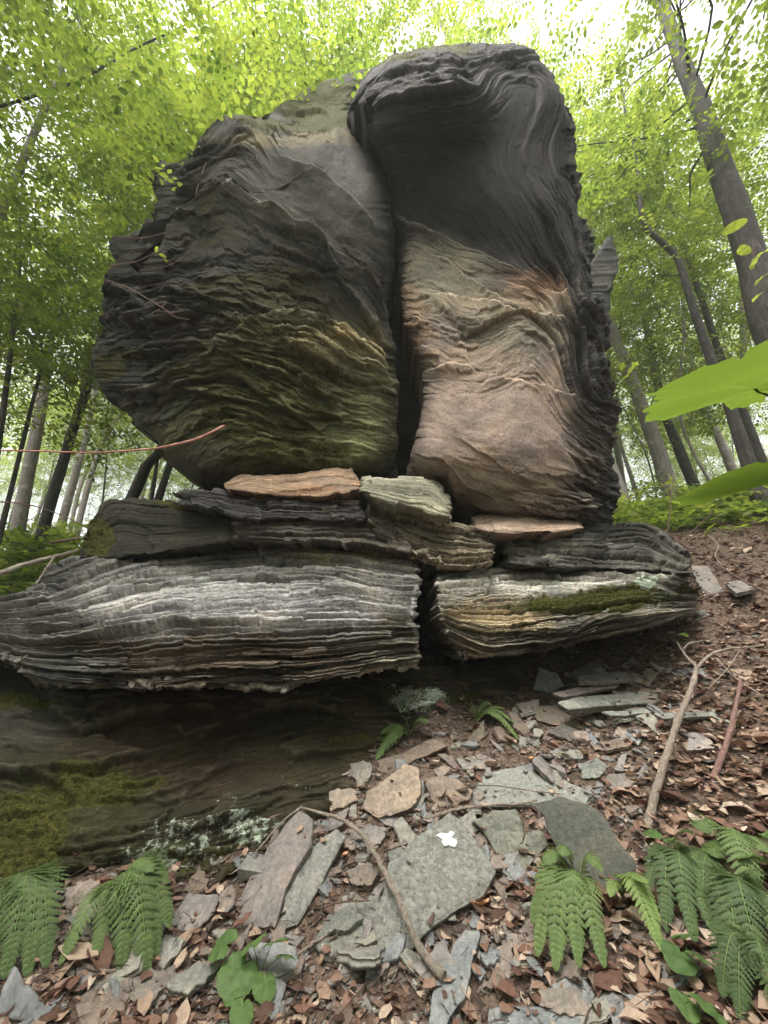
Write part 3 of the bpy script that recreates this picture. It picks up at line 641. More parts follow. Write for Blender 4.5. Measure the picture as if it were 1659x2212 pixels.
M_SOIL = ground_material()
def spaced(lo, hi, a, k, n):
    u = np.linspace(math.asinh((lo - a) / k), math.asinh((hi - a) / k), n); return a + k * np.sinh(u)
gx, gy = spaced(-90, 90, 0.6, 1.6, 420), spaced(-25, 140, 2.0, 1.1, 460)
GX, GY = np.meshgrid(gx, gy)
gv = np.stack([GX, GY, gz(GX, GY)], -1).reshape(-1, 3)
ground = mesh_np('ground', gv, grid_faces(len(gy), len(gx)), M_SOIL)
tag(ground, kind='structure')

# ---------------------------------------------------------------- plant and litter materials
def leaf_material(name, lo, hi, trans=0.5, rough=0.5, tint=True, vein=False, spec=0.4, mids=()):
    t = NT(name); a = t.attr('tint'); ob = t.n('ShaderNodeTexCoord').outputs['Object']
    s = t.n('ShaderNodeSeparateXYZ'); t.l(a.outputs['Vector'], s.inputs[0])
    c = t.ramp(s.outputs[0], [(0.0, lo), *mids, (1.0, hi)])
    c = t.mix(1.0, c, t.ramp(t.noise(ob, 60 if vein else 1.2, 3), [(0.3, 0.78), (0.7, 1.25)]), 'MULTIPLY')
    p = t.n('ShaderNodeBsdfPrincipled'); t.l(c, p.inputs['Base Color']); p.inputs['Roughness'].default_value = rough
    p.inputs['Specular IOR Level'].default_value = spec
    tr = t.n('ShaderNodeBsdfTranslucent'); hsv = t.n('ShaderNodeHueSaturation'); hsv.inputs['Saturation'].default_value = 1.1; hsv.inputs['Value'].default_value = 1.7
    hsv.inputs['Hue'].default_value = 0.485
    t.l(c, hsv.inputs['Color']); t.l(hsv.outputs[0], tr.inputs['Color'])
    m = t.n('ShaderNodeMixShader'); m.inputs[0].default_value = trans
    t.l(p.outputs[0], m.inputs[1]); t.l(tr.outputs[0], m.inputs[2]); t.l(m.outputs[0], t.out.inputs[0]); return t.m
M_LEAF = leaf_material('canopy_leaf', (0.055, 0.105, 0.022), (0.205, 0.26, 0.055), 0.66)
M_FERN = leaf_material('fern_leaf', (0.075, 0.115, 0.05), (0.20, 0.28, 0.095), 0.35, 0.55, spec=0.25)
M_HERB = leaf_material('herb_leaf', (0.06, 0.115, 0.038), (0.14, 0.215, 0.07), 0.35, 0.55, vein=True, spec=0.25)
M_DEAD = leaf_material('dead_leaf', (0.045, 0.028, 0.022), (0.45, 0.385, 0.32), 0.12, 0.7, vein=True, spec=0.2, mids=[(.3, (.15, .08, .058)), (.58, (.27, .185, .135)), (.8, (.37, .28, .215))])
def bark_material(name, dark, light, mossy=0.3, scale=1.0):
    t = NT(name); ob = t.n('ShaderNodeTexCoord').outputs['Object']
    f = t.noise(t.vmul(ob, (9*scale, 9*scale, 1.6*scale)), 2.0, 6, 0.7); g = t.noise(ob, 2.2, 4, 0.6)
    c = t.ramp(f, [(0.3, dark), (0.65, light)])
    c = t.mix(t.ramp(g, [(0.5, 0.0), (0.68, mossy)]), c, (0.10, 0.12, 0.05))
    c = t.mix(t.ramp(t.noise(ob, 5, 5, 0.7), [(0.56, 0.0), (0.64, 0.6)]), c, tuple(min(1, 1.6*x) for x in light))
    p = t.n('ShaderNodeBsdfPrincipled'); t.l(c, p.inputs['Base Color']); p.inputs['Roughness'].default_value = 0.9
    t.l(t.bump(f, 0.9, 0.03), p.inputs['Normal']); t.l(p.outputs[0], t.out.inputs[0]); return t.m
M_BARK = bark_material('bark', (0.022, 0.019, 0.018), (0.085, 0.073, 0.068))
M_BARKP = bark_material('pale_bark', (0.12, 0.105, 0.095), (0.30, 0.27, 0.24), 0.15)
M_STICK = bark_material('stick_bark', (0.17, 0.13, 0.10), (0.42, 0.35, 0.29), 0.0, 6.0)
M_RSTICK = bark_material('red_stick_bark', (0.15, 0.075, 0.06), (0.36, 0.22, 0.19), 0.0, 6.0)
M_TWIG = bark_material('twig_bark', (0.09, 0.05, 0.035), (0.22, 0.14, 0.11), 0.0, 8.0)
# ---------------------------------------------------------------- leaves, sprays, trees
# a leaf lies along +X, folded on its midrib: 6 points, 4 faces
LEAF_V = np.array([(0, 0, 0), (.32, .22, .05), (.72, .17, .03), (1, 0, -.05), (.72, -.17, .03), (.32, -.22, .05)])
LEAF_F4 = np.array([(0, 5, 4, 3), (0, 3, 2, 1)])
def spray_proto(n, length, leaf, rng, two=True):
    """leaves set alternately along a flat twig; returns origins, x-axes, normals, sizes"""
    t = np.linspace(0.08, 1, n); side = np.where(np.arange(n) % 2, 1, -1)
    o = np.stack([t * length, side * 0.02 * length, -0.10 * length * t**2 + rng.normal(0, .01, n)], -1)
    ang = side * np.radians(rng.uniform(35, 70, n)) * (1 - (t > 0.97))
    ax = np.stack([np.cos(ang), np.sin(ang), rng.uniform(-.45, .1, n)], -1)
    nm = np.stack([rng.normal(0, .25, n), rng.normal(0, .25, n), np.ones(n)], -1)
    return o, ax, nm, leaf * rng.uniform(.75, 1.2, n)
def leaves_mesh(o, ax, nm, sz, tint):
    ax = ax / np.linalg.norm(ax, axis=-1)[:, None]
    b = np.cross(nm, ax); b /= np.linalg.norm(b, axis=-1)[:, None] + 1e-9
    n = np.cross(ax, b)
    V = o[:, None] + sz[:, None, None] * (LEAF_V[None, :, 0:1]*ax[:, None] + LEAF_V[None, :, 1:2]*b[:, None]*1.25 + LEAF_V[None, :, 2:3]*n[:, None])
    k = len(o); Fc = (np.arange(k) * 6)[:, None, None] + LEAF_F4[None]
    T = np.repeat(np.clip(tint, 0, 1), 6)
    return V.reshape(-1, 3), Fc.reshape(-1, 4), np.stack([T, T, T], -1)
def rotm(yaw, pitch, roll):
    cy, sy, cp, sp, cr, sr = np.cos(yaw), np.sin(yaw), np.cos(pitch), np.sin(pitch), np.cos(roll), np.sin(roll)
    z = np.zeros_like(yaw); o = np.ones_like(yaw)
    Rz = np.stack([cy, -sy, z, sy, cy, z, z, z, o], -1).reshape(-1, 3, 3)
    Ry = np.stack([cp, z, sp, z, o, z, -sp, z, cp], -1).reshape(-1, 3, 3)
    Rx = np.stack([o, z, z, z, cr, -sr, z, sr, cr], -1).reshape(-1, 3, 3)
    return Rz @ Ry @ Rx
def foliage(pos, yaw, rng, n_leaf=12, length=0.5, leaf=0.09, droop=0.15, tilt=0.35):
    """one spray of leaves at every pos"""
    K = len(pos); O, A, N, Z, T = [], [], [], [], []
    protos = [spray_proto(n_leaf, length, leaf, rng) for _ in range(5)]
    R = rotm(yaw, rng.normal(droop, tilt, K), rng.normal(0, tilt, K)); sc_ = rng.uniform(.75, 1.3, K); tn = rng.uniform(0, 1, K)
    for q in range(5):
        m = np.arange(K) % 5 == q
        if not m.any(): continue
        o, a, n, z = protos[q]; r = R[m]
        O.append((pos[m][:, None] + np.einsum('kij,lj->kli', r, o) * sc_[m][:, None, None]).reshape(-1, 3))
        A.append(np.einsum('kij,lj->kli', r, a).reshape(-1, 3)); N.append(np.einsum('kij,lj->kli', r, n).reshape(-1, 3))
        Z.append((sc_[m][:, None] * z[None]).ravel()); T.append((tn[m][:, None] * .7 + rng.uniform(0, .3, (m.sum(), len(z)))).ravel())
    return leaves_mesh(np.concatenate(O), np.concatenate(A), np.concatenate(N), np.concatenate(Z), np.concatenate(T))

def crown_points(rng, n, z0, z1, rad, layers, lean=(0, 0)):
    """limb-like clusters of sprays, in loose horizontal layers with gaps between"""
    P, Yw, limbs = [], [], []
    for k in range(layers):
        z = z0 + (z1 - z0) * (k + rng.uniform(.1, .9)) / layers
        t = (z - z0) / (z1 - z0)
        az = rng.uniform(0, 2*np.pi); L = rad * (0.45 + 0.75 * math.sin(math.pi * min(1, .25 + .75 * t))) * rng.uniform(.6, 1.15)
        c0 = np.array([lean[0]*t, lean[1]*t, z]); d = np.array([math.cos(az), math.sin(az), rng.uniform(.0, .45)])
        limbs.append((c0, c0 + d * L))
        m = max(3, int(n / layers)); s = rng.uniform(.25, 1.05, m) ** .8
        side = rng.normal(0, .22, m) * L * (.4 + s)
        pp = c0 + d * L * s[:, None] + np.stack([-math.sin(az)*side, math.cos(az)*side, rng.normal(0, .10*rad, m) + np.abs(side)*-.08], -1)
        P.append(pp); Yw.append(az + rng.normal(0, .9, m) + np.sign(side) * .5)
    return np.concatenate(P), np.concatenate(Yw), limbs

def make_tree(name, mat, path, r0, r1, rng, crown=None, sides=10, leafmat=None, leaf=0.09, n_leaf=12, spray=0.5, limbr=0.17, sprays=400, z0=4, z1=14, rad=3, layers=26, bark_rough=.12, name_crown='crown', fork=None):
    """path: points from the foot up, first one is the foot (local zero)"""
    path = np.asarray(path, float); foot = path[0].copy()
    root = empty(name, foot.tolist()); p = path - foot
    full = curve(p, 26); n = len(full); tt = np.linspace(0, 1, n)
    r = r0 + (r1 - r0) * tt; r = r * (1 + .7 * np.exp(-tt * 22))
    full[0, 2] -= 0.3
    b = Bag(); b.add(*tube(full, r, sides, bark_rough, rng.uniform(0, 50)))
    if crown is None:
        H = full[-1, 2]; lx = np.interp((z0, z1), full[:, 2], full[:, 0]); ly = np.interp((z0, z1), full[:, 2], full[:, 1])
        P, Yw, limbs = crown_points(rng, sprays, z0, z1, rad, layers)
        cx, cy = np.interp(P[:, 2], full[:, 2], full[:, 0]), np.interp(P[:, 2], full[:, 2], full[:, 1])
        P = P + np.stack([cx, cy, 0*cx], -1)
        for (a, e) in limbs:
            off = np.array([np.interp(a[2], full[:, 2], full[:, 0]), np.interp(a[2], full[:, 2], full[:, 1]), 0])
            a = a + off; e = e + off
            rr = min(.03, max(.006, np.interp(a[2], full[:, 2], r) * limbr))
            mid = (a + e) / 2 + rng.normal(0, .22, 3) - np.array([0, 0, .1]); a = a - np.array([0, 0, .15])
            b.add(*tube(curve([a, (a + mid) / 2 + rng.normal(0, .12, 3), mid, (mid + e) / 2 + rng.normal(0, .16, 3), e], 12), np.linspace(rr, rr * .2, 12), 5))
        v, f, tn = foliage(P, Yw, rng, n_leaf, spray, leaf)
        mesh_np(name_crown, v, f, leafmat or M_LEAF, root, False, {'tint': tn})
    b.make('trunk', mat, root)
    return root
def copy_tree(o, loc, rz=0, s=1.0):
    c = o.copy(); C.objects.link(c); c.location = loc; c.rotation_euler = (0, 0, rz); c.scale = (s, s, s)
    for ch in list(o.children):
        d = ch.copy(); C.objects.link(d); d.parent = c
    return c
def standing(px, py, Y, w):
    """a trunk seen through photo points (px, py) at distance Y: returns its foot and its line, carried on down to the ground"""
    Yv = np.linspace(Y, Y + w, len(px)) if np.isscalar(w) else w
    p = at(np.array(px), np.array(py), Yv)
    d = p[0] - p[1] if len(p) > 1 else np.array([0, 0, -1.0]); d = d / np.linalg.norm(d)
    g = gz(p[0, 0], p[0, 1], False)
    if p[0, 2] > g:
        k = (p[0, 2] - g) / max(.3, -d[2]) if d[2] < 0 else 0
        q = p[0] + d * k; q[2] = gz(q[0], q[1], False); p = np.concatenate([[q], p])
    else: p[0, 2] = g
    return p

TR = np.random.default_rng(3)
# trunks one can point at, from the foot up: (x list, y list, distance, depth drift, foot radius, top radius, material, label, crown)
HERO = [
 ([80, 140, 205, 262], [1190, 985, 780, 560], 7.5, 0, .13, .06, 'bark', 'dark grey trunk leaning right at the left edge of the rock, mid height', (3.5, 11, 2.6, 260)),
 ([28, 55, 85, 112, 130], [1205, 1050, 900, 700, 500], 10, 0, .20, .08, 'pale', 'pale straight trunk standing left of the leaning dark grey trunk', (5, 14, 3.0, 300)),
 ([5, 30, 42, 44, 60], [900, 700, 590, 450, 300], 5.5, 0, .045, .02, 'bark', 'thin crooked dark sapling stem near the left edge of the photo', (2.6, 7, 1.6, 120)),
 ([290, 318, 345, 380], [1065, 1005, 975, 900], 5.0, 0, .085, .06, 'bark', 'short dark leaning trunk half hidden behind the lower left of the pillar', (5, 9, 2.0, 160)),
 ([430, 400, 372, 345, 318, 300], [420, 330, 240, 160, 90, 30], 8.5, 0, .17, .13, 'pale', 'pale mottled trunk rising behind the left shoulder of the pillar', (7, 16, 3.2, 320)),
 ([1010, 985, 962, 940, 925], [180, 110, 65, 25, -40], 9.0, 0, .17, .12, 'pale', 'pale forked trunk top showing above the middle of the pillar', (12, 19, 3.2, 300)),
 ([1740, 1690, 1655, 1625, 1570, 1520, 1480, 1452, 1415], [900, 760, 680, 560, 400, 250, 150, 70, -30], 4.6, 0, .27, .17, 'bark', 'big dark curving trunk leaning in from the right edge', (8.0, 13, 2.8, 150)),
 ([1600, 1570, 1530, 1490, 1465, 1435, 1395, 1380, 1375, 1352, 1335], [950, 860, 760, 640, 560, 528, 490, 430, 350, 250, 120], 6.0, 0, .095, .04, 'bark', 'slim snaking trunk with an S-bend right of the pillar', (5.5, 11, 1.8, 110)),
 ([1448, 1412, 1380, 1345, 1318, 1296], [1060, 950, 860, 770, 700, 600], 9.0, 0, .21, .11, 'pale', 'stout grey-brown trunk close to the right flank of the pillar', (6, 15, 3.0, 300)),
 ([1500, 1462, 1435, 1412, 1395], [1052, 960, 890, 790, 700], 10.5, 0, .17, .08, 'bark', 'brown trunk next right of the stout grey-brown one', (6, 15, 3.0, 260)),
 ([1640, 1618, 1595, 1560, 1520], [985, 930, 870, 780, 660], 8.0, 0, .13, .07, 'bark', 'dark trunk behind the large foreground maple leaves', (6, 13, 2.6, 240)),
 ([1580, 1555, 1530, 1500, 1470], [1010, 950, 890, 800, 690], 12.5, 0, .16, .08, 'pale', 'pale brown trunk between the brown trunk and the maple leaves', (7, 16, 3.0, 260)),
 ([1600, 1600, 1596, 1588], [360, 280, 160, 20], 9, 0, .08, .05, 'pale', 'thin pale stem high up right of the big dark trunk', (9, 16, 2.4, 110)),
 ([1352, 1340, 1330, 1322], [1085, 1010, 940, 860], 12, 0, .12, .07, 'pale', 'narrow pinkish trunk tight against the right side of the pillar', (6, 14, 2.6, 240)),
 ([70, 92, 80, 60, 30], [870, 780, 700, 610, 500], 6.2, 0, .035, .02, 'bark', 'wiry dark sapling stem bending left at the left edge', (2.8, 7, 1.5, 110)),
]
for (xs, ys, Y, w, r0, r1, mt, lab, (z0, z1, rad, ns)) in HERO:
    p = standing(xs, ys, Y, w)
    d = p[-1] - p[-2]; d = d / np.linalg.norm(d)
    H = p[-1, 2] - p[0, 2]
    if H < z1: p = np.concatenate([p, [p[-1] + d * (z1 - H) * .5 + np.array([.1, .1, 0]), p[-1] + np.array([d[0]*.6, d[1]*.6, 1]) * (z1 - H)]])
    thin = r0 < .05
    o = make_tree('sapling' if thin else 'tree', M_BARK if mt == 'bark' else M_BARKP, p, r0, r1 * .7, TR, leaf=.10, n_leaf=13, spray=.6, sprays=int(ns*2.6), z0=z0, z1=z1, rad=rad, layers=int(ns / 8))
    tag(o, lab, 'sapling' if thin else 'tree', 'trees of the woods round the rock')

# ---- the woods behind
protos = []
for k in range(5):
    r = TR; H = [17, 15, 19, 12, 9][k]; R0 = [.13, .10, .15, .065, .04][k]
    path = [(0, 0, 0), (r.normal(0, .2), r.normal(0, .2), H*.33), (r.normal(0, .4), r.normal(0, .4), H*.66), (r.normal(0, .5), r.normal(0, .5), H)]
    o = make_tree('tree', M_BARK if k % 2 else M_BARKP, path, R0, R0*.25, r, leaf=.105, n_leaf=13, spray=.75, sprays=[1250, 1150, 1350, 620, 430][k], z0=[6, 5, 7, 4.2, 3.0][k], z1=H, rad=[3.4, 3.0, 3.6, 2.4, 1.9][k], layers=[60, 56, 64, 46, 34][k])
    protos.append(o)
used = [False] * 5
WOODS = []
placed = []
for (x, Y) in [(-7.6, 5.0), (-3.2, 7.6), (0.3, 8.2), (-1.6, 6.0), (-4.8, 7.4), (-7.5, 2.4), (-1.5, 10.5), (5.0, 10.5), (1.8, 6.6), (-9.5, 5), (10, 5.5), (-5.2, -1.5), (5.6, -1.2), (0.5, -5.5)]:
    WOODS.append((x, Y)); placed.append((x, Y))
tries = 0
while len(WOODS) < 100 and tries < 4000:
    tries += 1
    Y = TR.uniform(7.5, 40); x = TR.uniform(-1.15, 1.15) * Y + TR.normal(0, 1)
    if abs(x - 0.3) < 2.2 and Y < 8.5: continue
    if any((x-a)**2 + (Y-b)**2 < (1.7 + .03*Y)**2 for a, b in placed): continue
    placed.append((x, Y)); WOODS.append((x, Y))
for i, (x, Y) in enumerate(sorted(WOODS, key=lambda q: q[1])):
    k = int(TR.choice([0, 1, 2, 3, 3, 4, 4])) if Y > 9 else int(TR.choice([0, 1, 3]) if abs(x) > 1.1 * Y or abs(x) < .5 * Y else TR.choice([3, 4]))
    loc = (float(x), float(Y), float(gz(x, Y, False)))
    if not used[k]:
        o = protos[k]; o.location = loc; used[k] = True
    else: o = copy_tree(protos[k], loc, TR.uniform(0, 6.28), TR.uniform(.8, 1.25)); o.rotation_euler[0] = TR.normal(0, .05); o.rotation_euler[1] = TR.normal(0, .05)
    size = {0: 'tall pale', 1: 'tall dark', 2: 'very tall pale', 3: 'slim leafy', 4: 'young leafy'}[k]
    col = x / (Y * CP + (loc[2] + 4 - CAMH) * SP)            # how far across the view its stem stands
    side = 'beyond the left edge of the view' if col < -1.0 else 'near the left edge' if col < -.72 else 'just left of the rock pillar' if col < -.42 else 'behind the left pillar half' if col < 0.03 else 'behind the right pillar half' if col < .55 else 'just right of the rock pillar' if col < .8 else 'near the right edge' if col < 1.0 else 'beyond the right edge of the view'
    far = 'close behind' if Y < 9 else 'in nearer woods' if Y < 16 else 'in the mid woods' if Y < 26 else 'deep in the far woods'
    if Y < 0: far, side = 'behind the viewer', ('on the left' if x < -2 else 'on the right' if x > 2 else 'in the middle')
    lab = f'{size} tree {far}, {side}'
    tag(o, lab, 'tree', lab)
for k, x, Y, rz, lab in [(0, 0.9, 6.5, 1.0, 'tall pale tree standing right behind the crack of the pillar, crown over its top'), (2, -1.9, 6.3, 2.2, 'very tall pale tree close behind the left pillar half, crown over its shoulder')]:
    tag(copy_tree(protos[k], (x, Y, float(gz(x, Y, False))), rz, .95), lab, 'tree', lab)
# ---------------------------------------------------------------- loose slates
def slate_material():
    t = NT('slate'); ob = t.n('ShaderNodeTexCoord').outputs['Object']; a = t.attr('tint'); mk = t.attr('mask')
    g = t.noise(ob, 7, 5, 0.7); f = t.noise(ob, 55, 5, 0.75); gr = t.noise(ob, 230, 2, 0.7)
    st = t.noise(t.vmul(ob, (2, 2, 90)), 1.0, 3, 0.6)
    c = t.mix(1.0, a.outputs['Color'], t.ramp(g, [(0.3, (0.66, 0.67, 0.70)), (0.52, 1.0), (0.72, (1.32, 1.22, 1.12))]), 'MULTIPLY')
    c = t.mix(1.0, c, t.ramp(f, [(0.3, 0.66), (0.7, 1.34)]), 'MULTIPLY')
    c = t.mix(1.0, c, (0.74, 0.72, 0.71), 'MULTIPLY')
    s = t.n('ShaderNodeSeparateXYZ'); t.l(mk.outputs['Vector'], s.inputs[0])
    l = t.noise(ob, 34, 6, 0.8)
    lf = t.ramp(t.math('ADD', t.math('MULTIPLY', s.outputs[0], 0.45), t.math('MULTIPLY', l, 0.55)), [(0.46, 0.0), (0.56, 0.85)])
    c = t.mix(lf, c, t.ramp(f, [(0.3, (0.15, 0.155, 0.135)), (0.7, (0.32, 0.325, 0.29))]))
    wf = t.ramp(s.outputs[1], [(0.4, 0.0), (0.6, 1.0)])
    c = t.mix(wf, c, (0.5, 0.51, 0.52))
    p = t.n('ShaderNodeBsdfPrincipled'); t.l(c, p.inputs['Base Color']); p.inputs['Roughness'].default_value = 0.75; p.inputs['Specular IOR Level'].default_value = 0.35
    nb = t.bump(g, 0.4, 0.02); nb = t.bump(f, 0.6, 0.008, nb); nb = t.bump(t.math('MULTIPLY', lf, l), 0.8, 0.012, nb); nb = t.bump(gr, 0.3, 0.002, nb)
    t.l(nb, p.inputs['Normal']); t.l(p.outputs[0], t.out.inputs[0]); return t.m
M_SLATE = slate_material()
def slate_geo(poly, n, th, seed, jag=0.012, lump=0.006, dish=0.0, layers=5):
    """poly: (k,3) outline lying in a plane with normal n -> solid with a split, layered edge"""
    n = np.asarray(n, float) / np.linalg.norm(n); poly = np.asarray(poly, float); c = poly.mean(0)
    u = np.cross(n, (0.3, 1, 0.1)); u /= np.linalg.norm(u); w = np.cross(n, u)
    a, b = (poly - c) @ u, (poly - c) @ w
    if np.sum(a * np.roll(b, -1) - b * np.roll(a, -1)) < 0: a, b = a[::-1], b[::-1]
    K = 84; pc = np.concatenate([np.stack([a, b], -1), [[a[0], b[0]]]]); sl = np.r_[0, np.cumsum(np.hypot(*np.diff(pc, axis=0).T))]
    q = np.linspace(0, sl[-1], K, endpoint=False); A, B = np.interp(q, sl, pc[:, 0]), np.interp(q, sl, pc[:, 1])
    size = sl[-1] / 4; ang = np.linspace(0, 2*np.pi, K, endpoint=False)
    rad = np.hypot(A, B) + 1e-6
    jg = jag * (0.9*fbm(np.cos(ang)*3.3 + seed, np.sin(ang)*3.3, seed, 4) + 0.5*(h01(np.floor(q / (size*.18)), seed) - .5))
    sc0 = 1 + jg / rad
    V, ms = [], []
    def ring(s, z, wob=0.0, sd=0):
        s2 = s * (1 + (sc0 - 1) * s) * (1 + wob * fbm(np.cos(ang)*4 + sd, np.sin(ang)*4, seed + sd, 3))
        x, y = A * s2, B * s2
        zz = z + (lump * fbm(x / (size*.35) + seed, y / (size*.35), seed, 4) + dish * (x / size) ** 2 if z >= -th * .5 else 0.4 * lump * fbm(x / .05, y / .05, seed + 3, 2))
        V.append(c + x[:, None]*u + y[:, None]*w + np.asarray(zz)[..., None] * n if np.ndim(zz) else c + x[:, None]*u + y[:, None]*w + zz*n)
    tops = [0.04, .16, .3, .45, .6, .74, .86, .94, .985]
    for s in tops: ring(s, 0.0 if s < .95 else -0.08 * th)
    rr = np.random.default_rng(int(seed * 13) + 1)
    zs = np.sort(rr.uniform(.05, .95, layers - 1)); zs = np.r_[0.0, zs, 1.0]; off = 1.0
    for i in range(layers):
        o_ = 1.0 + rr.uniform(-.05, .03) - 0.05 * (i / layers)
        ring(o_, -th * (zs[i] * .92 + .06), .035, i + 1); ring(o_ * 1.002, -th * (zs[i] * .15 + zs[i+1] * .85), .035, i + 1)
    ring(.85, -th); ring(.3, -th)
    R = len(V); v = np.concatenate(V + [V[0].mean(0)[None], V[-1].mean(0)[None]])
    f = grid_faces(R, K, wrap=True)[:, ::-1]
    j = np.arange(K); j2 = (j + 1) % K
    caps = np.concatenate([np.stack([np.full(K, R*K), j, j2], -1), np.stack([np.full(K, R*K+1), (R-1)*K + j2, (R-1)*K + j], -1)])
    return v, [f, caps], c
SURF = []
def on_slabs(rng, k, tmax=.92):
    out = []
    for P_, n_ in SURF:
        c = P_.mean(0); area = np.linalg.norm(P_ - c, axis=1).mean() ** 2
        for _ in range(int(k * area / .02 + rng.random())):
            i = rng.integers(0, len(P_)); q = P_[i] + (P_[(i + 1) % len(P_)] - P_[i]) * rng.random()
            out.append(c + (q - c) * math.sqrt(rng.random()) * tmax + n_ * .006)
    return np.array(out)
def plane_hit(px, py, c, n):
    d = np.stack(ray(px, py), -1); o = np.array([0, 0, CAMH]); n = np.asarray(n, float)
    return o + d * (((c - o) @ n) / (d @ n))[:, None]
def slate(label, poly, col, th=.03, lift=.03, tilt=(0, 0, 0), seed=1, lich=0.0, white=None, lump=.006, dish=0.0, n=None, jag=.012, name='slate', layers=5, group='loose slates below the rock', foot=None):
    poly = np.array(poly, float); c2 = poly.mean(0); g = gpt(*c2)
    nn = gnormal(g[0], g[1]) + np.array(tilt) if n is None else np.array(n, float); nn = nn / np.linalg.norm(nn)
    if foot: g = gpt(*foot)
    c = g + np.array([0, 0, lift]); P = plane_hit(poly[:, 0], poly[:, 1], c, nn)
    v, f, cc = slate_geo(P, nn, th, seed, jag, lump, dish, layers)
    if nn[2] > .6: SURF.append((P, nn))
    mk = np.zeros((len(v), 3)); mk[:, 0] = lich
    if white:
        wc = plane_hit(np.array([white[0]]), np.array([white[1]]), c, nn)[0]; dd = np.linalg.norm(v - wc, axis=1); mk[:, 1] = 0
    o = mesh_np(name, v, f, M_SLATE, None, True, {'tint': np.broadcast_to(np.array(col, float), (len(v), 3)), 'mask': mk})
    lo = cc - nn * th; origin_to(o, lo)
    if white:      # a chalk-white crusty patch lying on the stone
        u = np.cross(nn, (0.3, 1, 0.1)); u /= np.linalg.norm(u); w = np.cross(nn, u); r = white[2]
        pts = [(-1, .25), (-.7, .8), (-.2, .75), (.1, 1), (.5, .7), (.35, .3), (1, .15), (.7, -.35), (.1, -.4), (-.2, -.9), (-.6, -.8), (-.35, -.2), (-.8, -.1)]
        pl = np.array([wc + nn * .0075 + u * a * r * white[3] + w * b * r for a, b in pts])
        vv, ff, _ = slate_geo(pl, nn, .012, seed + 3, .004, .002, 0, 2)
        m2 = np.zeros((len(vv), 3)); m2[:, 1] = 1; vv = vv + .002 * np.stack([fbm(vv[:, 0] * 90, vv[:, 1] * 90, 4 + a_, 3) for a_ in range(3)], -1)
        k = mesh_np('lichen_patch', vv - np.array(lo), ff, M_SLATE, o, True, {'tint': np.full((len(vv), 3), .8), 'mask': m2})
    return tag(o, label, 'slate', group)
GREY, GREEN, TAN, PINK, BLUE, DARK, BROWN = (.24, .225, .215), (.25, .255, .235), (.34, .28, .225), (.32, .265, .25), (.24, .26, .265), (.13, .13, .115), (.21, .165, .13)
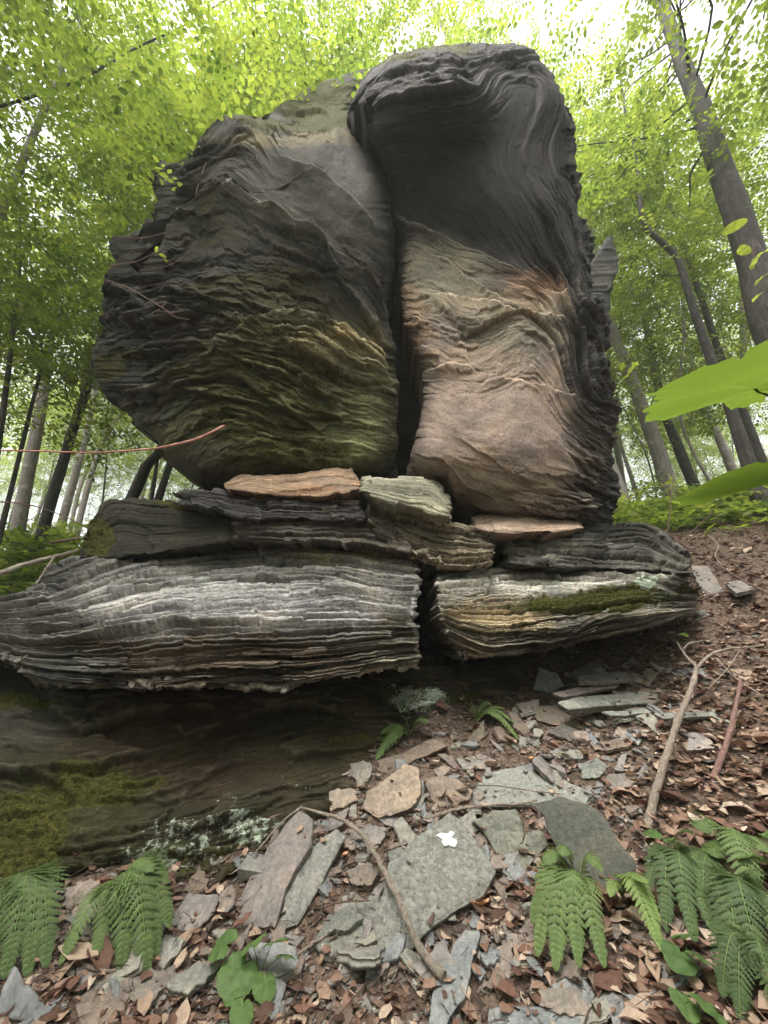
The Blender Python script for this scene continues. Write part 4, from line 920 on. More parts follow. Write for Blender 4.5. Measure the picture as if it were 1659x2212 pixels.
SL = [
 ('biggest foreground slab, crusted green-grey with a chalk-white patch', [(970,1756),(1040,1835),(1068,1880),(1040,1935),(981,1958),(905,2024),(835,2118),(821,2045),(806,1987),(825,1940),(846,1860),(897,1812)], (.27,.265,.235), dict(th=.085, lift=.10, tilt=(.05,-.22,0), lich=.62, white=(966,1812,.036,1.35), seed=2, lump=.01, name='boulder')),
 ('long smooth grey slab slanting down left of the splintered pale one', [(646,1751),(675,1770),(668,1827),(614,1925),(592,2002),(530,2008),(505,2002),(526,1925),(577,1831),(614,1783)], (.25,.225,.21), dict(th=.05, lift=.08, tilt=(-.25,-.3,0), seed=3)),
 ('splintered pale green slab lying beside the long smooth grey slab', [(726,1791),(744,1809),(697,1903),(646,1990),(603,2012),(617,1940),(665,1841),(704,1805)], (.27,.275,.25), dict(th=.05, lift=.06, tilt=(.15,-.25,0), seed=4, lich=.35, layers=7)),
 ('pale flaky slab with a raised lump and a pointed lower tip', [(817,1932),(823,1958),(785,2023),(712,2074),(679,2031),(712,1972),(770,1950)], (.29,.295,.26), dict(th=.025, lift=.03, seed=5, lich=.5)),
 ('small raised grey-green flake on top of the pale flaky slab', [(770,1955),(782,1985),(750,2010),(705,2012),(712,1985),(735,1962)], (.25,.26,.23), dict(th=.02, lift=.055, seed=6, lich=.5)),
 ('rounded tan boulder against the foot of the undercut wall', [(872,1649),(905,1656),(913,1711),(880,1751),(821,1765),(777,1743),(790,1712),(825,1685)], (.36,.29,.23), dict(th=.10, lift=.09, tilt=(-.1,-.35,0), seed=7, lump=.02, name='boulder', layers=3)),
 ('small tan block with a flat top left of the rounded tan boulder', [(712,1711),(726,1702),(766,1702),(774,1726),(745,1741),(708,1748)], TAN, dict(th=.05, lift=.05, tilt=(0,-.3,0), seed=8)),
 ('upright grey chip touching the wall under the fern', [(757,1649),(785,1642),(803,1653),(799,1682),(777,1700),(760,1674)], (.27,.25,.225), dict(th=.03, lift=.01, foot=(780,1698), n=(-.1,-.8,.55), seed=9)),
 ('long curved brown slab edge leaning on the tan boulder', [(812,1642),(870,1627),(924,1598),(953,1594),(970,1611),(906,1638),(840,1672),(818,1665)], BROWN, dict(th=.03, lift=.06, n=(0,-.7,.7), seed=10)),
 ('wide pale green slab with rough top in the middle of the scree', [(1044,1667),(1109,1660),(1179,1667),(1244,1695),(1287,1714),(1269,1737),(1154,1738),(1069,1738),(1019,1736),(1029,1695)], (.30,.305,.28), dict(th=.035, lift=.03, seed=11, lich=.7)),
 ('ridged mossy-grey stone right of the chalk-marked slab', [(1019,1774),(1064,1750),(1119,1747),(1137,1800),(1129,1824),(1099,1862),(1069,1840),(1044,1794)], (.22,.23,.19), dict(th=.09, lift=.09, tilt=(-.1,-.5,0), seed=12, lich=.35, lump=.02, name='boulder')),
 ('smaller green-grey stone wedged behind the large dark leaning slab', [(1139,1794),(1174,1790),(1187,1824),(1155,1854),(1129,1887),(1109,1864)], (.23,.24,.195), dict(th=.07, lift=.06, tilt=(.1,-.4,0), seed=13, lich=.4, name='boulder')),
 ('large dark smooth slab leaning on edge above the bright ferns', [(1149,1740),(1214,1720),(1269,1740),(1309,1770),(1339,1820),(1369,1860),(1372,1960),(1319,1950),(1280,1925),(1225,1860),(1189,1804),(1174,1760)], (.12,.125,.105), dict(th=.045, lift=.03, foot=(1320,1920), n=(-.42,-.80,.42), seed=14, name='slate', jag=.008)),
 ('blue-grey slab pointing down at the lower edge of the photo', [(1005,2007),(1038,2007),(1038,2024),(1018,2080),(1005,2153),(962,2222),(922,2222),(932,2146),(968,2063),(982,2030)], BLUE, dict(th=.03, lift=.035, seed=15)),
 ('small blue-grey chip right of the pointing blue-grey slab', [(1035,2060),(1054,2047),(1081,2050),(1078,2070),(1051,2086)], BLUE, dict(th=.02, lift=.025, seed=16)),
 ('tiny grey flake between the long stick and the pointing slab', [(945,2037),(965,2024),(968,2050),(955,2067),(939,2060)], GREY, dict(th=.015, lift=.02, seed=17)),
 ('rectangular tan-grey slate below the big fern', [(1167,2139),(1203,2130),(1256,2139),(1269,2189),(1220,2192),(1170,2168)], (.28,.245,.21), dict(th=.025, lift=.03, seed=18)),
 ('pale blue-grey slate cut by the bottom edge below the fern', [(1111,2169),(1187,2176),(1286,2202),(1290,2240),(1054,2240),(1061,2180)], BLUE, dict(th=.03, lift=.025, seed=19)),
 ('grey slate with a rust stain right of the tan-grey one', [(1302,2159),(1312,2126),(1339,2149),(1369,2222),(1330,2222)], (.25,.245,.25), dict(th=.02, lift=.02, seed=20)),
 ('narrow brown slate half under the big fern', [(1130,2040),(1127,2103),(1150,2105),(1150,2043)], BROWN, dict(th=.02, lift=.02, seed=21)),
 ('square greyish slate low on the left under the drooping fern', [(290,2094),(350,2094),(395,2100),(350,2140),(325,2164),(285,2164)], (.24,.215,.185), dict(th=.03, lift=.03, seed=22)),
 ('pale pointed slate left of the broad-leaved seedling', [(360,2120),(430,2075),(475,2080),(450,2110),(410,2140),(362,2135)], (.26,.26,.23), dict(th=.025, lift=.04, seed=23, lich=.3)),
 ('wide brown slate at the lower left corner of the scree', [(165,2164),(235,2100),(280,2094),(285,2160),(240,2205),(170,2210)], (.22,.18,.15), dict(th=.03, lift=.02, seed=24)),
 ('pinkish rounded stone under the left end of the wall', [(135,1955),(150,1915),(195,1900),(235,1920),(222,1942),(180,1965),(140,1978)], (.33,.27,.24), dict(th=.06, lift=.05, tilt=(0,-.4,0), seed=25, lump=.012, name='boulder', layers=3)),
 ('brown upright flake behind the drooping fern', [(395,1925),(430,1870),(450,1900),(445,1925),(415,1935)], (.2,.16,.125), dict(th=.02, lift=.05, n=(0,-.7,.7), seed=26)),
 ('grey-pink slab between the drooping fern and the long grey slab', [(375,1975),(410,1930),(470,1930),(465,1965),(430,2000),(375,2018)], (.26,.235,.225), dict(th=.04, lift=.04, tilt=(0,-.2,0), seed=27)),
 ('thin tan flake right of the grey-pink slab', [(475,1925),(500,1910),(512,1930),(490,1975),(472,1968)], (.25,.21,.18), dict(th=.02, lift=.04, tilt=(.2,-.2,0), seed=28)),
 ('dark blue chip at the wall foot above the long grey slab', [(500,1855),(560,1838),(545,1875),(515,1890)], (.16,.17,.175), dict(th=.02, lift=.04, tilt=(0,-.3,0), seed=29)),
 ('blue-grey slate standing on edge at the mouth of the black hollow', [(1153,1489),(1165,1442),(1202,1454),(1218,1481),(1190,1497)], (.27,.29,.30), dict(th=.02, lift=.02, foot=(1185,1497), n=(-.2,-.85,.4), seed=30)),
 ('rosy plate on top of the layered pile at the hollow', [(1190,1497),(1311,1468),(1343,1468),(1335,1481),(1214,1507)], (.31,.265,.25), dict(th=.025, lift=.09, n=(0,-.35,.95), seed=31)),
 ('grey plate behind the rosy plate', [(1246,1460),(1300,1450),(1352,1450),(1360,1468),(1300,1474),(1250,1474)], GREY, dict(th=.03, lift=.10, n=(0,-.35,.95), seed=32)),
 ('long pale layered plank of slate across the pile', [(1206,1517),(1240,1506),(1311,1500),(1449,1488),(1453,1505),(1392,1519),(1300,1524),(1230,1532)], (.30,.31,.275), dict(th=.05, lift=.12, n=(.03,-.55,.83), seed=33, lich=.45, layers=8)),
 ('short pale plate tucked under the long plank', [(1299,1537),(1404,1532),(1410,1540),(1319,1546)], (.29,.3,.27), dict(th=.02, lift=.06, n=(0,-.5,.85), seed=34, lich=.3)),
 ('thin pale plate sticking out right of the plank behind the forked stick', [(1412,1541),(1546,1536),(1550,1546),(1433,1552)], (.26,.27,.24), dict(th=.02, lift=.06, n=(0,-.5,.85), seed=35, lich=.3)),
 ('brown tilted plate sliding off the left end of the pile', [(1149,1525),(1206,1522),(1240,1550),(1263,1576),(1230,1572),(1161,1557)], (.17,.14,.11), dict(th=.02, lift=.06, n=(-.2,-.7,.7), seed=36)),
 ('pinkish plate left of the brown tilted plate', [(1113,1521),(1165,1509),(1165,1545),(1141,1556)], PINK, dict(th=.02, lift=.05, tilt=(-.1,-.3,0), seed=37)),
 ('long tan splinter rising toward the hollow above the pile', [(1218,1462),(1260,1436),(1299,1418),(1303,1432),(1250,1472)], (.23,.2,.175), dict(th=.02, lift=.08, tilt=(-.2,-.4,0), seed=38)),
 ('wavy dark plate under the brown tilted plate', [(1182,1582),(1214,1561),(1245,1575),(1268,1596),(1230,1600)], (.13,.115,.10), dict(th=.03, lift=.05, tilt=(0,-.3,0), seed=39)),
 ('square pale slate lying in leaves between the two sticks', [(1487,1582),(1525,1584),(1542,1614),(1485,1620)], (.31,.28,.26), dict(th=.015, lift=.03, seed=40)),
 ('brown plate low in front of the layered pile', [(1295,1602),(1352,1596),(1368,1610),(1310,1622)], BROWN, dict(th=.02, lift=.03, seed=41)),
 ('flat brownish slate by the yellow leaf, left of the forked stick', [(1311,1671),(1368,1671),(1376,1695),(1331,1707),(1307,1695)], (.24,.215,.19), dict(th=.02, lift=.015, seed=42)),
 ('narrow curved splinter leaning left of the layered pile', [(1097,1533),(1117,1541),(1148,1580),(1140,1592),(1112,1572)], (.19,.155,.125), dict(th=.02, lift=.05, n=(.3,-.6,.7), seed=43)),
 ('second narrow splinter, lower left of the curved one', [(1064,1570),(1082,1568),(1112,1600),(1104,1608),(1080,1598)], (.22,.17,.135), dict(th=.02, lift=.04, n=(.3,-.6,.7), seed=44)),
 ('brown flake standing beside the small upper fern', [(1008,1598),(1044,1557),(1048,1585),(1018,1625)], (.2,.165,.13), dict(th=.02, lift=.04, n=(-.2,-.7,.6), seed=45)),
 ('pale grey slab beside the right end of the mossy ledge', [(1494,1222),(1529,1222),(1564,1277),(1529,1284),(1504,1252)], (.29,.265,.24), dict(th=.05, lift=.08, n=(-.1,-.6,.8), seed=46)),
 ('smaller pale slab right of the pale grey one by the mossy ledge', [(1564,1257),(1609,1252),(1632,1272),(1590,1282)], (.26,.235,.22), dict(th=.04, lift=.06, n=(0,-.4,.9), seed=47)),
 ('crumpled tan shale lump between the tan boulder and the wide green slab', [(918,1682),(955,1674),(985,1684),(1022,1704),(1010,1728),(950,1742),(930,1725)], (.28,.225,.18), dict(th=.05, lift=.05, tilt=(0,-.3,0), seed=48, lump=.02, layers=8)),
 ('grey slate behind the thin red twigs in mid scree', [(985,1640),(1040,1628),(1075,1642),(1050,1660),(1000,1662)], (.27,.25,.23), dict(th=.02, lift=.02, seed=49)),
 ('blue-green slate beside the curled tan leaf', [(1250,1650),(1290,1636),(1312,1655),(1290,1680),(1258,1680)], (.25,.27,.24), dict(th=.02, lift=.02, seed=50, lich=.4)),
 ('grey plate under the thin end of the long foreground stick', [(745,1800),(800,1778),(835,1790),(822,1822),(770,1832)], (.27,.25,.235), dict(th=.03, lift=.02, seed=51)),
 ('round greenish chip ringed by darker stones in the scree middle', [(835,1840),(880,1818),(905,1835),(880,1868),(845,1866)], (.25,.26,.235), dict(th=.03, lift=.03, seed=52, lich=.4)),
 ('brown stone lodged right of the splintered pale slab', [(745,1880),(790,1862),(822,1880),(800,1915),(758,1912)], (.21,.18,.15), dict(th=.04, lift=.03, seed=53)),
]
for lab, poly, col, kw in SL:
    slate(lab, poly, col, **kw)
# a low shaly outcrop right of the hollow, and the bluish one at the frame's edge
ledge('low crumbly shale outcrop running right from the black hollow under the forked stick',
      top=[(1215, 1440), (1270, 1412), (1400, 1384), (1500, 1372), (1620, 1366), (1760, 1362)], bot=[(1215, 1452), (1300, 1445), (1420, 1428), (1560, 1412), (1760, 1400)],
      xl=[(1420, 1220), (1450, 1218)], xr=[(1350, 1760), (1410, 1760)], dt=(3.75, 3.6, 3.6), db=(3.45, 3.2, 3.1), base=(0.17, 0.155, 0.135), blobs=[(1480, 1390, 150, 12, (0.25, 0.25, 0.22), 0.7)],
      scales=[(16, 0.08, 0.9, 0.9), (7, 0.04, 1.4, 1.0)], thick=.6, seed=61, jag=6, lump=.05)
ledge('low bluish ledge at the right edge level with the mossy ledge',
      top=[(1500, 1300), (1560, 1292), (1640, 1288), (1780, 1290)], bot=[(1500, 1342), (1580, 1344), (1780, 1330)],
      xl=[(1300, 1504), (1340, 1506)], xr=[(1290, 1780), (1330, 1780)], dt=(3.9, 3.9, 3.8), db=(3.5, 3.5, 3.4), base=(0.19, 0.20, 0.19), blobs=[(1600, 1335, 120, 9, (0.08, 0.07, 0.06), 0.8)],
      scales=[(16, 0.05, 0.5, 0.9), (7, 0.02, 0.9, 1.0)], thick=.8, seed=63, jag=4)

# ---- smaller loose slates, one object each
SR = np.random.default_rng(21)
SPROTO = []
for k in range(10):
    m = SR.integers(5, 8); an = np.sort(SR.uniform(0, 6.28, m)); el = SR.uniform(.4, .9); r = SR.uniform(.75, 1.1, m)
    pl = np.stack([np.cos(an) * r * .06, np.sin(an) * r * .06 * el, 0*an], -1)
    v, f, c = slate_geo(pl, (0, 0, 1), SR.uniform(.008, .02), 70 + k, .006, .003, 0, 3)
    cols = [(.25,.235,.225), (.27,.27,.24), (.3,.25,.215), (.21,.175,.15), (.24,.255,.26)][k % 5]
    me = mesh_np('slate', v, f, M_SLATE, None, True, {'tint': np.broadcast_to(np.array(cols, float), (len(v), 3)), 'mask': np.tile([.3 if k % 2 else 0, 0, 0], (len(v), 1))}, link=False)
    SPROTO.append((me, ['grey', 'greenish', 'rosy', 'brown', 'bluish'][k % 5]))
heroP = [np.array(s[1]).mean(0) for s in SL]
LBS = []
LANDMARKS = [(950,1900,'chalk-marked slab'),(590,1880,'long smooth grey slab'),(660,1910,'splintered pale green slab'),(745,1980,'pale flaky slab'),(850,1700,'rounded tan boulder'),(1150,1700,'wide pale green slab'),(1080,1800,'ridged mossy stone'),(1260,1830,'dark leaning slab'),
 (980,2110,'pointing blue-grey slab'),(1230,1990,'large bright fern'),(1215,2165,'tan-grey slate under the fern'),(1330,1510,'long layered plank'),(1440,1640,'forked stick'),(280,2000,'drooping fern'),(540,2080,'grape-leaved seedling'),(190,1940,'pinkish rounded stone'),(1490,2050,'round-leaved plant'),
 (1060,1550,'small upper fern'),(1180,1470,'black hollow'),(320,2130,'square greyish slate'),(50,2020,'left-edge fern'),(870,1600,'fern at the wall foot'),(1225,1643,'yellow leaf'),(1580,1580,'reddish stick'),(1150,2195,'slate cut by the bottom edge'),(840,1850,'ringed greenish chip'),(970,1700,'crumpled shale lump'),
 (1375,1990,'yellow-green fern'),(1500,1600,'square pale slate'),(1600,1400,'low shaly outcrop'),(740,1725,'small tan block'),(430,1960,'grey-pink slab'),(790,1900,'brown lodged stone'),(220,2150,'wide brown slate'),(410,2110,'pale pointed slate'),(700,2120,'bottom left scree'),(850,2160,'bare soil at the bottom')]
ZN = [((1120, 1500), (1450, 1610), 'in the pile beneath the mossy ledge', 44), ((560, 1240), (1760, 2140), 'in the foreground scree', 128), ((860, 1400), (1560, 1800), 'in the scree below the mossy ledge', 72), ((60, 600), (2000, 2200), 'in the lower left scree', 30), ((1250, 1650), (1420, 1560), 'on the leafy slope below the mossy ledge', 24), ((1100, 1500), (1950, 2200), 'among leaves at the lower right', 14)]
for (xa, xb), (ya, yb), zl, nn in ZN:
    for _ in range(nn):
        px, py = SR.uniform(xa, xb), SR.uniform(ya, yb)
        if py < lerp_pts([(0, 2000), (200, 1950), (400, 1915), (640, 1800), (850, 1680), (1100, 1545), (1300, 1440), (1700, 1400)], px): continue
        g = gpt(px, py)
        me, cn = SPROTO[SR.integers(0, 10)]
        o = bpy.data.objects.new('slate', me); C.objects.link(o)
        n = gnormal(g[0], g[1]) + SR.normal(0, .28, 3) * np.array([1, 1, 0]); n /= np.linalg.norm(n)
        o.rotation_euler = (Vector(n).to_track_quat('Z', 'Y') @ Matrix.Rotation(SR.uniform(0, 6.28), 3, 'Z').to_quaternion()).to_euler()
        s = float(np.exp(SR.normal(.12, .42))); o.scale = (s, s, s * SR.uniform(.8, 1.3))
        o.location = (g + np.array([0, 0, .012 + .012 * SR.random()])).tolist()
        sz = 'tiny' if s < .8 else 'small' if s < 1.1 else 'palm-sized' if s < 1.5 else 'broad'
        lx, ly, ln = min(LANDMARKS, key=lambda q: math.hypot(q[0] - px, q[1] - py)); dx, dy = px - lx, py - ly
        wh = 'on' if math.hypot(dx, dy) < 28 else 'left of' if dx < -1.2 * abs(dy) else 'right of' if dx > 1.2 * abs(dy) else ('above' if dy < 0 else 'below') + (' and left of' if dx < -.45 * abs(dy) else ' and right of' if dx > .45 * abs(dy) else '')
        wh = ('touching' if wh == 'on' else ('just ' if math.hypot(dx, dy) < 60 else '') + wh)
        LBS.append((o, f'{sz} loose {cn} slate {wh} the {ln}'))
for o, lb in LBS: tag(o, lb, 'slate', lb)

# ---------------------------------------------------------------- gravel, crumbs and leaf litter
def dens_px(px, py, pts): return np.clip(rbf(pts, px, py, .05), 0, 1)
def scatter(n, rng, y1=9):
    Y = np.exp(rng.uniform(math.log(1.0), math.log(y1), n)); x = rng.uniform(-1.2, 1.35, n) * Y
    z = gz(x, Y)
    d = np.stack([x, Y, z - CAMH], -1)                       # where they show, to vary the mix from place to place
    fy = d[:, 1] * CP + d[:, 2] * SP; uy = -d[:, 1] * SP + d[:, 2] * CP
    return x, Y, z, CX + F * d[:, 0] / fy, CY - F * uy / fy
LR = np.random.default_rng(9)
x, Y, z, px, py = scatter(46000, LR, 13)
w = dens_px(px, py, [(100, 2200, .3), (300, 2150, .25), (600, 2180, .3), (900, 2190, .2), (1150, 2120, .35), (1350, 2050, .6), (1600, 2000, .65), (1600, 1700, .8), (1450, 1700, .8), (1300, 1640, .3), (1350, 1560, .25), (1180, 1500, .1), (1100, 1700, .12), (900, 1850, .08), (700, 1900, .08), (1130, 1950, .6), (1000, 1600, .15),
     (1250, 1500, .1), (1500, 1500, .9), (1600, 1400, .9), (1600, 1200, 1), (1650, 1130, 1), (1500, 1150, 1), (1400, 1450, .35), (550, 2050, .25), (-200, 2000, .4), (2000, 1500, 1)])
keep = (LR.random(len(x)) < w)
x, Y, z = x[keep], Y[keep], z[keep]
q = on_slabs(np.random.default_rng(77), .8); x, Y, z = np.r_[x, q[:, 0]], np.r_[Y, q[:, 1]], np.r_[z, q[:, 2] - .012]; k = len(x); NSLAB = len(q)
gridu, gridv = np.meshgrid(np.linspace(-1, 1, 5), np.linspace(-1, 1, 3)); gridu, gridv = gridu.ravel(), gridv.ravel()
wid = np.sqrt(np.clip(1 - np.abs(gridu) ** 2.2, 0.0, 1)) * .5
L = np.clip(np.exp(LR.normal(-3.85, .48, k)), .007, .075); L[-NSLAB:] *= .6; curl = LR.normal(0, .5, k); curl2 = LR.normal(.15, .55, k)
lx = L[:, None] * (gridu[None] + .03 * LR.normal(0, 1, (k, 15))); ly = L[:, None] * (gridv * wid)[None] * (1 + .1 * LR.normal(0, 1, (k, 15)))
lz = L[:, None] * (curl[:, None] * (gridu ** 2)[None] * .6 + curl2[:, None] * (gridv ** 2 * wid)[None] * 1.0 + .05 * LR.normal(0, 1, (k, 15)))
Rm = rotm(LR.uniform(0, 6.28, k), LR.normal(0, .26, k), LR.normal(0, .26, k))
V = np.einsum('kij,klj->kli', Rm, np.stack([lx, ly, lz], -1)) + np.stack([x, Y, z + LR.uniform(.0, .035, k) * np.r_[np.ones(k - NSLAB), np.full(NSLAB, .5)]], -1)[:, None]
Fc = (np.arange(k) * 15)[:, None, None] + grid_faces(3, 5)[None]
T = np.repeat(LR.beta(2.0, 2.2, k), 15)
o = mesh_np('leaf_litter', V.reshape(-1, 3), Fc.reshape(-1, 4), M_DEAD, None, True, {'tint': np.stack([T] * 3, -1)}); tag(o, kind='stuff')
# crumbs of slate and bark
x, Y, z, px, py = scatter(42000, LR, 6)
w = dens_px(px, py, [(100, 2200, .6), (600, 2180, .9), (900, 2100, .9), (1150, 2000, .9), (1350, 2050, .3), (1600, 2000, .2), (1600, 1700, .1), (1300, 1640, .8), (1100, 1700, .9), (900, 1850, .9), (700, 1900, .9), (1000, 1600, .9), (1500, 1500, .25), (1600, 1300, .2)])
keep = LR.random(len(x)) < w; x, Y, z = x[keep], Y[keep], z[keep]
q = on_slabs(np.random.default_rng(78), 1.5); x, Y, z = np.r_[x, q[:, 0]], np.r_[Y, q[:, 1]], np.r_[z, q[:, 2] - .006]; k = len(x)
cube = np.array([(-1, -1, -1), (1, -1, -1), (1, 1, -1), (-1, 1, -1), (-1, -1, 1), (1, -1, 1), (1, 1, 1), (-1, 1, 1)], float)
cf = np.array([(0, 3, 2, 1), (4, 5, 6, 7), (0, 1, 5, 4), (1, 2, 6, 5), (2, 3, 7, 6), (3, 0, 4, 7)])
S = np.exp(LR.normal(-4.9, .5, k))[:, None, None] * np.stack([LR.uniform(.6, 1.7, k), LR.uniform(.5, 1.1, k), LR.uniform(.15, .4, k)], -1)[:, None]
V = np.einsum('kij,klj->kli', rotm(LR.uniform(0, 6.28, k), LR.normal(0, .3, k), LR.normal(0, .3, k)), cube[None] * S * LR.uniform(.65, 1.2, (k, 8, 1))) + np.stack([x, Y, z + .006], -1)[:, None]
T = np.array([(.25, .235, .225), (.26, .26, .235), (.3, .24, .2), (.16, .12, .095), (.12, .075, .055), (.22, .15, .12)])[LR.integers(0, 6, k)] * LR.uniform(.6, 1.2, (k, 1))
o = mesh_np('gravel', V.reshape(-1, 3), ((np.arange(k) * 8)[:, None, None] + cf[None]).reshape(-1, 4), M_SLATE, None, False, {'tint': np.repeat(T, 8, 0), 'mask': np.zeros((k * 8, 3))}); tag(o, kind='stuff')
# fine dead stalks and twiglets in the litter
b = Bag(); x, Y, z, px, py = scatter(3500, LR, 5)
for i in range(len(x)):
    a = LR.uniform(0, 6.28); l = LR.uniform(.03, .11); p0 = np.array([x[i], Y[i], z[i] + .012]); d = np.array([math.cos(a), math.sin(a), LR.normal(0, .2)]) * l
    b.add(*tube([p0 - d, p0 + LR.normal(0, .01, 3) + (0, 0, .008), p0 + d], [.0011, .0014, .0008], 3))
tag(b.make('twig_litter', M_TWIG), kind='stuff')
# ragged leaves one can point at
def single_leaf(label, px, py, size, rgb, yaw, tilt=(.2, -.4), lobes=False):
    t = NT('fallen_leaf'); p = t.n('ShaderNodeBsdfPrincipled'); ob = t.n('ShaderNodeTexCoord').outputs['Object']
    t.l(t.mix(1.0, rgb, t.ramp(t.noise(ob, 40, 4), [(.3, .7), (.7, 1.3)]), 'MULTIPLY'), p.inputs['Base Color']); p.inputs['Roughness'].default_value = .7; t.l(p.outputs[0], t.out.inputs[0])
    g = gpt(px, py) + np.array([0, 0, .03]); n = 17; u = np.linspace(-1, 1, n); U, Vv = np.meshgrid(u, np.linspace(-1, 1, 9))
    ww = np.sqrt(np.clip(1 - np.abs(U) ** 2.4, 0, 1)) * .48 * (1 + (.18 * np.sin(U * 22) if lobes else 0))
    pts = np.stack([U, Vv * ww, .25 * U ** 2 + .5 * (Vv * ww) ** 2 + .06 * np.sin(U * 7 + Vv * 3)], -1).reshape(-1, 3) * size
    v = pts @ rotm(np.array([yaw]), np.array([tilt[0]]), np.array([tilt[1]]))[0].T + g
    v2 = v.copy(); v2[:, 2] -= .0008
    o = mesh_np('fallen_leaf', v, grid_faces(9, n), t.m); origin_to(o, g); tag(o, label, 'leaf', 'fallen leaves one can point out')
for a in [('bright yellow fallen leaf in the middle of the scree', 1217, 1642, .022, (.75, .62, .05), .3), ('curled tan fallen leaf right of the yellow one', 1268, 1640, .045, (.62, .45, .25), 1.0, (.3, -.6)),
          ('small orange fallen leaf left of the yellow one', 1150, 1650, .018, (.65, .30, .12), 2.0), ('tan-yellow crumpled leaf under the yellow leaf, near the forked stick', 1378, 1703, .035, (.5, .33, .14), .2),
          ('orange-red curled leaf behind the bright fern', 1172, 1905, .04, (.55, .22, .11), .5), ('pink-tan curled leaf beside the orange-red one', 1190, 1895, .04, (.6, .36, .24), 1.4),
          ('large pinkish leaf on the slope right of the forked stick', 1490, 1712, .06, (.55, .38, .30), .2, (.1, -.3), True), ('wide pale pink leaf near the right edge', 1590, 1815, .07, (.55, .40, .34), .1, (.1, -.3), True),
          ('orange strip of dead leaf under the chalk-marked slab', 1040, 1975, .05, (.62, .33, .17), .6), ('rust leaf on the pointed end of the lower scree', 745, 1865, .03, (.6, .28, .17), 1.5)]:
    single_leaf(*a)
# ---------------------------------------------------------------- sticks and twigs
def stick(label, segs, mat, name='stick', cat='stick', rough=.12, sides=10):
    """segs: list of (pixel path [(x, y, lift or None)], Y or None, r0, r1): the first is the thing, the rest are its side branches"""
    root = None
    for k, (path, Y, r0, r1) in enumerate(segs):
        pts = []
        for i, q in enumerate(path):
            if Y is None: g = gpt(q[0], q[1] , 0); pts.append(gpt(q[0], q[1], q[2]) if q[2] else g)
            else: pts.append(at(q[0], q[1], Y[i] if not np.isscalar(Y) else Y))
        pts = np.array(pts); n = max(10, int(len(pts) * 6)); c = curve(pts, n)
        c = c + .25 * r0 * np.stack([fbm(np.arange(n) * .5, k + 1.0, 3 + k + a, 2) for a in range(3)], -1)
        v, f = tube(c, np.linspace(r0, r1, n), sides, rough, 7 + k * 3.1, knots=.25)
        o = mesh_np(name if k == 0 else 'side_branch', v, f, mat, None, True)
        if k == 0: root = o; origin_to(o, c[0]); lo = Vector(c[0].tolist())
        else:
            o.parent = root; o.matrix_parent_inverse = Matrix.Translation(-lo)
    return tag(root, label, cat)
stick('thick pale forked stick planted slantwise in the leaf litter at right', [
    ([(1398, 1790, .0), (1415, 1715, .05), (1440, 1630, .10), (1465, 1560, .14), (1492, 1490, .19), (1506, 1442, .22)], None, .019, .013),
    ([(1506, 1442, .22), (1485, 1420, .24), (1462, 1388, .27)], None, .010, .006), ([(1506, 1442, .22), (1530, 1418, .22), (1570, 1402, .2), (1640, 1396, .18)], None, .010, .005),
    ([(1476, 1402, .25), (1490, 1390, .26), (1520, 1384, .26)], None, .006, .004), ([(1600, 1402, .19), (1575, 1440, .12), (1530, 1488, .08)], None, .004, .003)], M_STICK)
stick('shorter reddish stick standing in the leaves right of the forked stick', [([(1535, 1690, .0), (1560, 1632, .05), (1582, 1560, .09), (1603, 1468, .13)], None, .015, .009)], M_RSTICK)
stick('long bowed foreground stick lying over the chalk-marked slab', [
    ([(960, 2108, .05), (915, 2060, .06), (880, 1990, .12), (850, 1920, .13), (822, 1868, .11), (790, 1812, .09), (745, 1775, .08), (700, 1758, .08), (648, 1745, .08)], None, .0145, .006),
    ([(648, 1745, .08), (610, 1775, .08), (570, 1820, .07), (545, 1850, .05)], None, .005, .002)], M_STICK)
stick('slim brown stick lying above the ridged stone', [([(920, 1768, .03), (990, 1748, .03), (1060, 1738, .04), (1120, 1738, .05), (1160, 1728, .05)], None, .008, .004), ([(1060, 1738, .04), (1040, 1728, .05), (1010, 1722, .06)], None, .003, .0015)], M_STICK)
stick('dark thin twig across the wide green slab', [([(1030, 1696, .05), (1080, 1698, .06), (1130, 1706, .06), (1180, 1712, .06), (1220, 1716, .05)], None, .0025, .0015), ([(1210, 1706, .06), (1195, 1690, .1)], None, .002, .001)], M_TWIG, 'twig', 'twig')
stick('thin stick lying between the splintered slab and the seedling', [([(640, 2062, .02), (690, 2030, .03), (740, 1998, .04), (760, 1975, .04)], None, .005, .003)], M_STICK)
stick('straight grey twig low at left under the fern', [([(180, 2082, .02), (215, 2096, .03), (250, 2098, .02)], None, .006, .004)], M_STICK)
stick('pair of parallel grass-brown twigs on the pale flaky slab', [([(690, 1962, .05), (740, 1948, .06), (800, 1946, .06)], None, .004, .002)], M_TWIG, 'twig', 'twig')
stick('thin bent stick by the right edge on the leafy slope', [([(1545, 1420, .10), (1590, 1465, .06), (1650, 1505, .05)], None, .006, .004)], M_STICK)
stick('long dead branch sloping across the bank beyond the mossy ledge', [([(1700, 1300, .25), (1620, 1262, .25), (1540, 1215, .3), (1480, 1178, .4), (1440, 1150, .45), (1385, 1122, .5), (1352, 1078, .6)], None, .011, .005),
    ([(1440, 1150, .45), (1448, 1100, .7), (1453, 1032, 1.0)], None, .008, .003), ([(1470, 1170, .4), (1520, 1125, .5), (1560, 1082, .7)], None, .006, .002)], M_TWIG, 'dead_branch', 'dead branch')
0 and stick('second fallen branch higher on the right bank', [([(1500, 1135, .3), (1560, 1118, .3), (1620, 1112, .3), (1700, 1106, .3)], None, .02, .012)], M_TWIG, 'dead_branch', 'dead branch')
